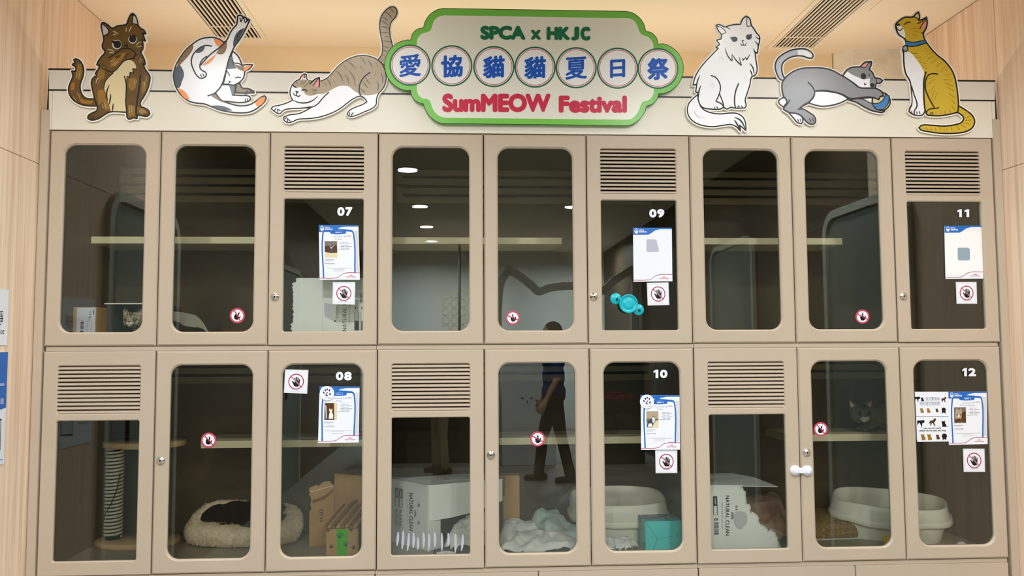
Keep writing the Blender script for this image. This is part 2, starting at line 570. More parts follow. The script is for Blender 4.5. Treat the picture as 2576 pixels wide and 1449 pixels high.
# ------------------------------------------------------------------ room shell
XL, XR = -0.047, 4.097          # side walls
YB, YR = 0.86, -10.7            # wall behind the cabinets, far wall behind the viewer
ZC = CZ + 1.588                 # ceiling
g = MB(); g.box(XL - 0.3, XR + 0.3, YR - 0.2, YB + 0.2, -0.05, 0.0, 'floor'); struct(g, 'floor')
g = MB(); g.box(XL - 0.3, XR + 0.3, YR - 0.2, YB + 0.2, ZC, ZC + 0.05, 'ceiling'); struct(g, 'ceiling')
g = MB(); g.box(XL - 0.3, 3.735, YB, YB + 0.1, 0, ZC, 'bulkhead'); g.box(3.70, XR + 0.3, YB + 0.1, YB + 0.16, 0, ZC, 'bulkhead'); struct(g, 'wall_back')
g = MB(); g.box(XL - 0.3, XR + 0.3, YR - 0.1, YR, 0, ZC, 'rearwall'); struct(g, 'wall_rear')
for side, x0, x1, xg0, xg1 in (('left', XL - 0.02, XL, XL - 0.06, XL - 0.012), ('right', XR, XR + 0.02, XR + 0.012, XR + 0.06)):
    g = MB()
    g.box(xg0, xg1, YR, YB + 0.02, 0, ZC, 'groove')
    ys = [YB, 0.004, -1.2, -2.4, -3.6, -4.8, -6.0, -7.2, -8.4, -9.6, YR]
    for i in range(len(ys) - 1):
        a, b = ys[i + 1] + 0.002, ys[i] - 0.002
        if i == 0:
            g.box(x0, x1, a, b, 0, ZC - 0.006, 'wood')
        else:
            wm = 'wood' if i < 2 else 'wood_dimmed'
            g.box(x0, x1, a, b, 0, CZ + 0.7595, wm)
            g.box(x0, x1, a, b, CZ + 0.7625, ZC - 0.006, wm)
    struct(g, 'wall_' + side)
# bare plaster boxing in the right back corner
g = MB()
pts = [Vector((3.735, YB + 0.09, 0)), Vector((3.742, 0.84, 0)), Vector((3.77, 0.80, 0)), Vector((3.82, 0.785, 0)), Vector((XR, 0.77, 0)), Vector((XR, YB + 0.09, 0))]
g.prism([p + Vector((0, 0, 2.36)) for p in pts], Vector((0, 0, 0)), Vector((0, 0, ZC - 2.36)), 'plaster')
o = g.build('plaster_pier')
tag(o, 'patchy unpainted plaster pier in the corner behind the grey cat cutout', 'pier')

# ------------------------------------------------------------------ ceiling fittings
def ceiling_vent(x0, x1, y0, y1, label):
    t = thing('ceiling_vent', label, 'air vent', ((x0 + x1) / 2, (y0 + y1) / 2, ZC), 'linear air vents in the ceiling')
    f = MB(); fw = 0.024
    for a, b, c, d in ((x0 - fw, x0, y0 - fw, y1 + fw), (x1, x1 + fw, y0 - fw, y1 + fw), (x0, x1, y0 - fw, y0), (x0, x1, y1, y1 + fw)):
        f.box(a, b, c, d, ZC - 0.007, ZC - 0.0005, 'metal_vent')
    f.build('frame', t)
    k = MB(); k.box(x0, x1, y0, y1, ZC - 0.0012, ZC - 0.0006, 'dark'); k.build('duct_opening', t)
    n = 11
    s_ = MB()
    for i in range(n):
        xx = x0 + (x1 - x0) * (i + 0.5) / n
        s_.box(xx - 0.0038, xx + 0.0038, y0, y1, ZC - 0.0065, ZC - 0.0012, 'metal_vent')
    for yy in (y1 - 0.145, y1 - 0.16 - 0.55):
        s_.box(x0, x1, yy - 0.003, yy + 0.003, ZC - 0.006, ZC - 0.0014, 'metal_vent')
    s_.build('slats', t)
ceiling_vent(0.452, 0.676, -0.75, 0.737, 'slotted ceiling vent behind the raised paw of the calico cat cutout')
ceiling_vent(3.363, 3.583, -0.75, 0.758, 'slotted ceiling vent above the tail of the grey cat cutout')
g = MB(); g.bbox(3.652, 4.045, -0.13, 0.27, ZC - 0.0035, ZC - 0.0005, 'ceiling', 0.0012)
tag(g.build('access_panel'), 'flush square access panel in the ceiling by the right wood wall', 'ceiling panel')

def downlight(x, y, power, label):
    t = thing('downlight', label, 'ceiling light', (x, y, ZC), 'recessed ceiling downlights')
    r = MB(); r.lathe([(0.092, 0.0), (0.108, -0.001), (0.11, -0.004), (0.095, -0.005), (0.088, -0.004)], (x, y, ZC), 'white', 28); r.build('trim_ring', t)
    l = MB(); l.lathe([(0.001, -0.0075), (0.084, -0.0075), (0.089, -0.005), (0.088, -0.0008)], (x, y, ZC), LENS, 28); l.build('lens', t)
    ld = bpy.data.lights.new('downlight_lamp', 'AREA')
    ld.shape = 'DISK'; ld.size = 0.17; ld.energy = power; ld.color = (0.92, 0.965, 1.0); ld.spread = math.radians(165)
    lo = bpy.data.objects.new('lamp', ld); COL.objects.link(lo); lo.parent = t; lo.location = (0, 0, -0.012)
LENS = emit_mat('lit_lens', (255, 246, 230), 20.0)
POW = 39.5
for j, y in enumerate((-0.62, -2.1, -3.95, -5.95, -7.6, -9.2)):
    for i, x in enumerate((1.2, 2.95)):
        if i == 1 and j == 4: continue
        if i == 1 and j == 5: x = 3.56  # right lamp of this row is added to brighten the rear wall
        downlight(x, y, POW * (0.07, 0.95, 1.05, 0.9, 1.4, 5.0)[j],
                  'round ceiling downlight, %s pair from the cabinets, %s side' % (('nearest', 'second', 'third', 'fourth', 'fifth', 'farthest, half-added')[j], ('left', 'right')[i]))

for x, sd in ((0.32, 'left'), (3.76, 'right')):
    downlight(x, -1.4, POW * 0.55, 'round ceiling downlight close to the %s wood wall in front of the cabinets' % sd)

# warm cove light strip lying on top of the cabinets, behind the cream board
t = thing('cove_light', 'warm light strip on top of the cabinets behind the cream board', 'light strip', (2.03, 0.40, CZ + 0.906))
g = MB(); g.bbox(0.05, 4.0, 0.37, 0.43, CZ + 0.906, CZ + 0.93, 'metal_vent', 0.003); g.build('housing', t)
ld = bpy.data.lights.new('cove_lamp', 'AREA'); ld.shape = 'RECTANGLE'; ld.size = 3.9; ld.size_y = 0.04; ld.energy = 12.0; ld.color = (1.0, 0.89, 0.76)
lo = bpy.data.objects.new('lamp', ld); COL.objects.link(lo); lo.parent = t; lo.location = (0, 0, 0.028); lo.rotation_euler = (math.pi, 0, 0)

# ------------------------------------------------------------------ cabinets
COLW = 0.45
def pane(x0, x1, z0, z1, parent):
    m = MB(); m.box(x0, x1, 0.0125, 0.0165, z0, z1, 'glass'); return m.build('glass_pane', parent)

def lock(x, z, parent):
    m = MB()
    m.lathe([(0.017, -0.0), (0.017, 0.004), (0.0145, 0.006), (0.0105, 0.006), (0.0095, 0.0085), (0.0005, 0.0085)], (x, 0, z), 'chrome', 24, 'y')
    m.box(x - 0.0014, x + 0.0014, -0.0089, -0.0084, z - 0.0042, z + 0.0042, 'dark')
    m.box(x - 0.0028, x + 0.0028, -0.0089, -0.0084, z - 0.0022, z + 0.0022, 'dark')
    return m.build('cam_lock', parent)

ONE = [(0.0, 0.17), (0.5, 0.0), (1.0, 0.0), (1.0, 1.0), (0.42, 1.0), (0.42, 0.29), (0.0, 0.40)]
def number(digits, vb, vc, parent):
    """white numerals with a thin dark rim; digits: (character, left, right) in pixels"""
    a = Art(lambda u, v: at(u, v, 0.0122), step=0.00008)
    for e, m, bold in ((0.9, 'black', 0.095), (0.0, 'card', 0.055)):
        for ch, u0, u1 in digits:
            if ch == '1': a.fill([(u0 - e + (u1 - u0 + 2 * e) * u, vc - e + (vb - vc + 2 * e) * v) for u, v in ONE], m, False)
            else: a.text(ch, u0 - e, u1 + e, vb + e, vc - e, m, bold, fit=True)
    return a.build('number_decal', parent)

ROW = {'upper': (CZ + 0.0029, CZ + 0.9033), 'lower': (CZ - 0.9233, CZ - 0.0184)}
NUM = {('upper', 2): ([('0', 848.5, 867), ('7', 869, 887)], 543.5, 521), ('upper', 5): ([('0', 1633, 1651.5), ('9', 1653, 1671)], 547.5, 526), ('upper', 8): ([('1', 2408, 2419.5), ('1', 2426, 2438)], 546, 526.5),
       ('lower', 2): ([('0', 845, 864), ('8', 866, 885)], 957, 935), ('lower', 5): ([('1', 1644, 1656), ('0', 1660, 1679)], 951, 930), ('lower', 8): ([('1', 2420.5, 2432), ('2', 2435.5, 2455)], 946.5, 926)}
# door edges read off the photograph, top and bottom of each row
EDGE = {'upper': ([125, 404.5, 678.2, 950.8, 1217, 1476.4, 1735, 1991.1, 2243, 2496.5], [108.5, 392.6, 674.4, 949.3, 1217, 1478.7, 1741.3, 2002.5, 2260, 2516.4], (336, 867)),
        'lower': ([108.8, 392.4, 674.6, 949.8, 1218, 1480.6, 1743, 2004.2, 2262.7, 2518], [91, 378.8, 664.6, 945.8, 1219, 1490.6, 1757.8, 2021.8, 2284.2, 2540.5], (879, 1425))}
XC = {r: [(at(a_, y_[0]).x + at(b_, y_[1]).x) / 2 for a_, b_ in zip(ta, tb)] for r, (ta, tb, y_) in EDGE.items()}
LOUV = {'upper': (2, 5, 8), 'lower': (0, 3, 6)}
LOCK = {('upper', 2): (692, 746), ('upper', 5): (1493.5, 746), ('upper', 8): (2272, 745), ('lower', 1): (404.5, 1158.5), ('lower', 4): (1235, 1144), ('lower', 7): (2029.5, 1138)}
DOORS = {}; CAB = {}
M['slate_clip'] = mat('dark_clip', (46, 44, 38), 0.5, 0.3)
def door(row, k, parent):
    z0, z1 = ROW[row]
    kx0, kx1 = XC[row][k], XC[row][k + 1]
    x0, x1 = kx0 + 0.0022, kx1 - 0.0022
    outer = [(x0, z0), (x1, z0), (x1, z1), (x0, z1)]
    g = MB()
    if k in LOUV[row]:
        w0, w1 = kx0 + 0.0605, kx1 - 0.0605
        lz0, lz1 = z1 - 0.255, z1 - 0.059
        wz0, wz1 = z0 + 0.057, z1 - 0.283
        g.plate(outer, [rrect(w0, w1, lz0, lz1, 0.008, 4), rrect(w0, w1, wz0, wz1, 0.008, 4)], 0.0, 0.021, 'taupe', 0.0035)
        d = g.build('louvred_door', parent)
        s_ = MB(); n = 12
        pitch = (lz1 - lz0) / n
        for i in range(n):
            zc = lz0 + pitch * (i + 0.42)
            prof = [(0.004, -0.0058), (0.0025, -0.0036), (0.003, 0.0), (0.0065, 0.003), (0.0125, 0.006), (0.0165, 0.0068), (0.0165, 0.005), (0.0125, 0.0038), (0.0075, -0.0004), (0.006, -0.0042)]
            P3 = [Vector((w0 - 0.003, y, zc + z)) for y, z in prof]
            s_.prism(P3, Vector((0, 0, 0)), Vector((w1 - w0 + 0.006, 0, 0)), 'taupe')
        s_.build('louvre_slats', d)
        b = MB(); b.box(w0 - 0.01, w1 + 0.01, 0.0205, 0.0215, lz0 - 0.008, lz1 + 0.01, 'dark'); b.build('louvre_backing', d)
        pane(w0 - 0.006, w1 + 0.006, wz0 - 0.006, wz1 + 0.006, d)
    else:
        w0, w1 = kx0 + 0.0605, kx1 - 0.0615
        g.plate(outer, [rrect(w0, w1, z0 + 0.0575, z1 - 0.059, 0.047, 10)], 0.0, 0.021, 'taupe', 0.0065)
        d = g.build('glazed_door', parent)
        pane(w0 - 0.006, w1 + 0.006, z0 + 0.0515, z1 - 0.053, d)
    if (row, k) in LOCK:
        p = at(*LOCK[(row, k)], 0.0); lock(p.x, p.z, d)
    if (row, k) in NUM:
        number(*NUM[(row, k)], d)
    DOORS[(row, k)] = d
    return d

CAB_LABEL = {('upper', 0): 'upper left cat cabinet with number 07 on its louvred door', ('upper', 1): 'upper middle cat cabinet with number 09 on its louvred door',
             ('upper', 2): 'upper right cat cabinet with number 11 on its louvred door', ('lower', 0): 'lower left cat cabinet with number 08 on its glass door',
             ('lower', 1): 'lower middle cat cabinet with number 10 on its glass door', ('lower', 2): 'lower right cat cabinet with number 12 on its glass door'}
YBK = 0.64
FLU, FLL = CZ + 0.018, CZ - 0.908       # floors inside upper and lower cabinets
for row in ('upper', 'lower'):
    for c in range(3):
        x0, x1 = c * 1.35 + 0.001, (c + 1) * 1.35 - 0.001
        za, zb = (CZ + 0.0, CZ + 0.9045) if row == 'upper' else (CZ - 0.926, CZ - 0.0155)
        t = thing('cat_cabinet', 'beige ' + CAB_LABEL[(row, c)], 'cabinet', ((x0 + x1) / 2, 0.33, za), 'three-door cat cabinets'); CAB[(row, c)] = t
        b = MB(); th = 0.018
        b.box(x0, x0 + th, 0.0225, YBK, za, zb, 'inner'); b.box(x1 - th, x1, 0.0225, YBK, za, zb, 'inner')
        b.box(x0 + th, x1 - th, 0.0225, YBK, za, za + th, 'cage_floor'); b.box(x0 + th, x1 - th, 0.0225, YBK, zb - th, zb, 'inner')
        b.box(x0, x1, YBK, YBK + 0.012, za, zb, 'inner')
        if row == 'lower': b.box(x0, x1, 0.009, 0.0225, zb - 0.0015, CZ + 0.0005, 'taupe')
        b.build('carcass', t)
        # slotted vent board on the back
        v = MB()
        zo = zb - 0.903 + CZ * 0 
        top = zb - 0.026 if row == 'upper' else zb - 0.0205
        vz1, vz0 = (CZ + 0.877, CZ + 0.709) if row == 'upper' else (CZ - 0.036, CZ - 0.18)
        sl = [(CZ + 0.834, CZ + 0.849), (CZ + 0.787, CZ + 0.802), (CZ + 0.743, CZ + 0.757)] if row == 'upper' else [(CZ - 0.066, CZ - 0.052), (CZ - 0.106, CZ - 0.092), (CZ - 0.148, CZ - 0.134)]
        xa, xb = x0 + 0.029, x1 - 0.029
        v.plate([(xa, vz0), (xb, vz0), (xb, vz1), (xa, vz1)], [rrect(xa + 0.03, xb - 0.03, q0, q1, 0.0068, 4) for q0, q1 in sl], YBK - 0.014, YBK - 0.002, 'vent_board', 0.0012)
        v.box(xa + 0.02, xb - 0.02, YBK - 0.0018, YBK - 0.0008, vz0 + 0.005, vz1 - 0.005, 'dark')
        v.build('vent_board', t)
        k = MB(); zc = CZ + 0.798 if row == 'upper' else CZ - 0.099
        k.bbox(xa - 0.004, xa + 0.05, YBK - 0.022, YBK - 0.0142, zc - 0.008, zc + 0.006, 'slate_clip', 0.002); k.build('vent_clip', t)
        s_ = MB()
        if row == 'upper': s_.bbox(x0 + th, c * 1.35 + 0.826, 0.352, YBK - 0.001, CZ + 0.4714, CZ + 0.5025, 'shelf', 0.001)
        else: s_.bbox(c * 1.35 + 0.5285, x1 - th, 0.352, YBK - 0.001, CZ - 0.4595, CZ - 0.4277, 'shelf', 0.001)
        s_.build('shelf', t)
        for k in range(3 * c, 3 * c + 3): door(row, k, t)

for py_ in (1152, 1378):     # black door catches on the left lining of the cabinet 08
    p = at(143, py_, 0.04); k = MB(); k.bbox(0.0192, 0.034, 0.028, 0.05, p.z - 0.011, p.z + 0.011, 'black', 0.002)
    k.build('door_catch', CAB[('lower', 0)])
# drawer units under the cages
for c in range(3):
    x0, x1 = c * 1.35 + 0.001, (c + 1) * 1.35 - 0.001
    zt = CZ - 0.928
    t = thing('drawer_base', 'beige drawer base under the %s numbered %s' % (('left cabinet', 'middle cabinet', 'right cabinet')[c], ('08', '10', '12')[c]), 'drawer unit', ((x0 + x1) / 2, 0.33, 0.0), 'drawer bases along the bottom')
    b = MB(); b.box(x0, x1, 0.0225, YBK, 0.06, zt, 'taupe'); b.box(x0, x1, 0.06, YBK, 0, 0.06, 'taupe'); b.box(x0, x1, 0.009, 0.0225, CZ - 0.9415, CZ - 0.9262, 'taupe'); b.build('carcass', t)
    for q in range(2):
        a0 = x0 + q * 0.674 + 0.0012; a1 = a0 + 0.6725
        d = MB(); d.bbox(a0 + 0.001, a1 - 0.001, 0.0, 0.0205, 0.07, CZ - 0.9425, 'taupe', 0.002); d.build('drawer_front', t)

for side, a0, a1 in (('left', -0.0445, -0.0085), ('right', 4.0608, 4.0965)):
    g = MB(); g.bbox(a0, a1, -0.004, YBK, 0, CZ + 0.991, 'taupe', 0.0015)
    tag(g.build('end_panel'), 'tall narrow beige end panel between the cabinets and the %s wood wall' % side, 'side panel', 'cabinet end panels')

# ------------------------------------------------------------------ fascia board with drawn ledge
fz0, fz1 = CZ + 0.9065, CZ + 1.1665
fx0, fx1 = -0.0218, 4.0846
t = thing('fascia_board', 'long cream board with a black ledge line above the cabinets', 'sign board', ((fx0 + fx1) / 2, 0.01, fz0))
g = MB()
g.box(fx0 + 0.022, fx1 - 0.022, -0.002, 0.018, fz0, fz1, 'fascia')
g.box(fx0, fx0 + 0.0205, -0.0014, 0.018, fz0, fz1, 'fascia'); g.box(fx1 - 0.0205, fx1, -0.0014, 0.018, fz0, fz1, 'fascia')
g.box(fx0, fx1, 0.017, 0.019, fz0, fz1, 'groove')
g.build('board', t)
a = Art(lambda u, v: Vector((u, -0.0022, v)))
lz = at(1700, 244, -0.002).z; lzl = at(200, 227.5, -0.002).z
lz = (lz + lzl) / 2
lw = 0.0075
a.fill([(fx0 + 0.003, lz), (fx1 - 0.003, lz), (fx1 - 0.003, fz1 - 0.003), (fx0 + 0.003, fz1 - 0.003)], 'ledge', False)
a.stroke([(fx0 + 0.004, CZ + 0.992), (fx0 + 0.004, fz1 - 0.0035), (fx1 - 0.004, fz1 - 0.0035), (fx1 - 0.004, CZ + 0.992)], lw, 'black', sm=False)
a.stroke([(fx0 + 0.004, lz), (fx1 - 0.004, lz)], lw * 0.85, 'black', sm=False)
a.build('printed_ledge', t)

# ------------------------------------------------------------------ festival sign
def zoomed(ox, oy, s, y):
    return lambda u, v: at(ox + u / s, oy + v / s, y)

SY = -0.022
L = [(745, 47), (690, 58), (640, 82), (590, 120), (552, 172), (528, 225), (516, 267), (470, 277), (425, 303), (390, 350), (373, 408)]
LB = [(373, 988), (382, 1035), (405, 1080), (440, 1110), (478, 1130), (515, 1139), (532, 1185), (560, 1240), (600, 1290), (650, 1330), (700, 1354), (745, 1365)]
R_ = [(1065, 80), (1130, 95), (1190, 130), (1240, 180), (1275, 240), (1296, 308), (1340, 318), (1385, 348), (1415, 392), (1433, 455)]
RB = [(1437, 1024), (1425, 1072), (1395, 1118), (1350, 1150), (1303, 1166), (1285, 1220), (1250, 1280), (1200, 1335), (1140, 1372), (1075, 1388)]
def zl(p): return (950 + p[0] / 4.5275, 10 + p[1] / 4.5275)
def zr(p): return (1340 + p[0] / 4.5275, 10 + p[1] / 4.5275)
arcL = [(370 + 294 * math.cos(math.radians(a)), 698 + 294 * math.sin(math.radians(a))) for a in range(264, 93, -8)]
arcR = [(1428 + 292 * math.cos(math.radians(a)), 736 + 292 * math.sin(math.radians(a))) for a in range(88, -88, -8)]
def sm_(pts): return smooth(pts, False, 4)
out = [zl(p) for p in sm_(L[::1])]
outline = [zl(p) for p in sm_(L)] + [zl(p) for p in arcL] + [zl(p) for p in sm_(LB)] + [zr(p) for p in sm_(RB[::-1])] + [zr(p) for p in arcR] + [zr(p) for p in sm_(R_[::-1])]
Lg = [(760, 130), (705, 142), (662, 170), (635, 210), (618, 262), (600, 303), (560, 322), (515, 335), (473, 365), (450, 412), (446, 480)]
LGB = [(446, 940), (452, 1005), (478, 1050), (520, 1078), (560, 1082), (592, 1102), (612, 1150), (640, 1215), (690, 1270), (765, 1297)]
Rg = [(1090, 163), (1140, 180), (1175, 215), (1200, 270), (1222, 325), (1262, 358), (1305, 372), (1345, 405), (1370, 450), (1377, 500)]
RGB = [(1380, 960), (1374, 1030), (1340, 1080), (1300, 1103), (1255, 1115), (1230, 1150), (1212, 1205), (1175, 1265), (1130, 1305), (1080, 1318)]
inner = [zl(p) for p in sm_(Lg)] + [zl(p) for p in sm_(LGB)] + [zr(p) for p in sm_(RGB[::-1])] + [zr(p) for p in sm_(Rg[::-1])]
t = thing('festival_sign', 'green bordered festival sign with seven character discs above the cabinets', 'sign', at(1345, 312, SY))
px = lambda u, v: at(u, v, SY)
a = Art(px, step=0.00008)
a.base(outline, 0.016, 'sign_green', 0.0, False)
a.fill(outline, 'black', False)
a.fill(offset2(outline, -1.5), 'sign_green', False)
a.build('sign_panel', t)
a = Art(px, step=0.00008); a.lay = 5
a.fill(inner, 'sign_grey', False)
a.build('face_panel', t)
a = Art(px, step=0.00008); a.lay = 12; 
for w_, u0, u1, va, vb in (('SPCA', 1208, 1322, 100.5, 65), ('x', 1335, 1361, 100, 75.5), ('HK', 1375, 1434, 101, 67.5), ('J', 1436.5, 1457, 102, 67.5), ('C', 1460, 1485, 102.5, 67.5)):
    a.text(w_, u0, u1, va, vb, 'deep_green', 0.06, fit=True)
a.build('lettering', t)
a = Art(px, step=0.00008); a.lay = 12
a.text('SumMEOW', 1112.5, 1385.5, 278.5, 239, 'sign_red', 0.06); a.build('lettering', t)
a = Art(px, step=0.00008); a.lay = 12
a.text('Festival', 1405.5, 1577, 280.5, 243.5, 'sign_red', 0.06)
a.build('lettering', t)
for ch, (cx, cy) in zip('愛協貓貓夏日祭', ((1031.7, 164), (1136.7, 165.6), (1242.3, 167.6), (1346, 169.2), (1449.4, 170.6), (1553.6, 171.6), (1655.2, 172.4))):
    a = Art(px, step=0.00008); a.lay = 8
    r = 51.5 if cx < 1600 else 51
    a.fill(circle(cx, cy, r + 0.4, 56), 'deep_green', False)
    a.fill(circle(cx, cy, r - 3.5, 56), 'white', False)
    a.stroke(circle(cx, cy, r - 6.0, 56), 2.0, 'pink_line', True, False)
    d = a.build('character_disc', t)
    b = Art(px, step=0.00008); b.lay = 14
    wd, hh = (38, 46) if ch == '日' else (55, 56)
    f0 = b.fn
    b.fn = lambda u, v, cx=cx: at(u, v - (u - cx) * 0.06, SY)
    b.text(ch, cx - wd / 2, cx + wd / 2, cy + 1 + hh / 2, cy + 1 - hh / 2, 'sign_blue', 0.016 if ch in '夏愛' else 0.026, fit=True)
    b.build('glyph', d)

# ------------------------------------------------------------------ cat cutouts on the fascia
CY = -0.0115
M['cat_brown'] = mat('cat_brown_print', (108, 80, 24), 0.3, 0.45, noise_scale=14, rgb2=(86, 60, 14))
M['cat_brown2'] = mat('cat_light_brown_print', (140, 104, 34), 0.3, 0.45)
M['cat_dkbrown'] = mat('cat_dark_brown_print', (78, 46, 10), 0.3, 0.45)
M['cat_amber'] = mat('cat_amber_print', (156, 106, 22), 0.3, 0.45)
M['cat_cream'] = mat('cat_cream_print', (218, 204, 162), 0.3, 0.45)
M['cat_white'] = mat('cat_white_print', (240, 243, 250), 0.28, 0.5)
M['cat_orange'] = mat('cat_orange_print', (244, 142, 62), 0.3, 0.45)
M['cat_olive'] = mat('cat_olive_print', (124, 92, 30), 0.3, 0.45)
M['cat_slate'] = mat('cat_slate_print', (56, 66, 82), 0.3, 0.45)
M['cat_taupe'] = mat('cat_taupe_print', (170, 154, 130), 0.3, 0.45)
M['cat_stripe'] = mat('cat_stripe_print', (112, 102, 90), 0.3, 0.45)
M['cat_pink'] = mat('cat_pink_print', (240, 150, 152), 0.3, 0.45)
M['cat_grey'] = mat('cat_grey_print', (134, 136, 142), 0.3, 0.45)
M['cat_ltgrey'] = mat('cat_light_grey_print', (176, 180, 196), 0.3, 0.45)
M['cat_yellow'] = mat('cat_yellow_print', (204, 174, 46), 0.3, 0.45)
M['cat_yellow2'] = mat('cat_dark_yellow_print', (172, 136, 24), 0.3, 0.45)
M['cat_blue'] = mat('cat_blue_print', (46, 122, 192), 0.3, 0.45)
M['cat_steel'] = mat('cat_steel_print', (140, 160, 176), 0.3, 0.45)

def cutout(label, ox, oy, s, parts, sw, margin):
    """parts drawn in order: ('o', pts, mat) outlined shape, ('f', pts, mat) fill, ('s', pts[, width[, mat]]) stroke, ('t', ...) tapered stroke"""
    a = Art(zoomed(ox, oy, s, CY), step=0.00004); a.lay = 9
    for p in parts:
        if p[0] == 'o':
            a.base(p[1], 0.0075, 'cut_edge', margin + sw * 0.5)
    for p in parts:
        if p[0] == 'o':
            a.fill(p[1], p[2]); a.stroke(p[1], sw, 'black', True)
        elif p[0] == 'f': a.fill(p[1], p[2])
        elif p[0] == 'c': a.fill(circle(p[1], p[2], p[3], 28, p[4] if len(p) > 5 else None, 0), p[-1], False)
        else:
            a.stroke(p[1], p[2] if len(p) > 2 else sw, p[3] if len(p) > 3 else 'black', taper=(p[0] == 't'))
    o = a.build('cat_cutout')
    tag(o, label, 'cat cutout', 'flat cat cutouts along the cream board')
    return o

# brown cat covering its mouth
tailA = [(400, 1192), (300, 1190), (200, 1168), (110, 1110), (68, 1040), (62, 970), (85, 900), (110, 840), (112, 800), (98, 768), (142, 770), (152, 735), (138, 712), (106, 688), (142, 662), (126, 630), (152, 620), (200, 645), (232, 695), (245, 765), (230, 850), (205, 920), (202, 980), (225, 1050), (270, 1095), (320, 1105), (385, 1105)]
bodyA = [(462, 190), (480, 178), (530, 200), (592, 246), (650, 220), (765, 195), (790, 130), (820, 82), (843, 72), (870, 95), (893, 150), (908, 215), (940, 252), (975, 270), (1000, 316), (958, 305), (975, 350), (992, 402), (952, 388), (965, 440), (962, 500), (940, 540), (965, 590), (985, 640), (992, 686), (970, 680), (988, 740), (1022, 785), (1048, 830), (1045, 900), (1020, 990), (975, 1080), (932, 1155), (938, 1195), (985, 1215), (1032, 1245), (1048, 1285), (1020, 1315), (960, 1312), (895, 1300), (893, 1342), (850, 1335), (800, 1352), (776, 1335), (765, 1268), (560, 1266), (500, 1297), (420, 1347), (335, 1362), (297, 1345), (300, 1310), (350, 1275), (400, 1250), (412, 1215), (388, 1140), (362, 1040), (345, 960), (337, 910), (350, 862), (385, 832), (424, 818), (386, 802), (402, 770), (422, 745), (438, 700), (402, 690), (425, 640), (460, 590), (502, 540), (498, 510), (478, 494), (470, 450), (488, 400), (482, 340), (465, 270)]
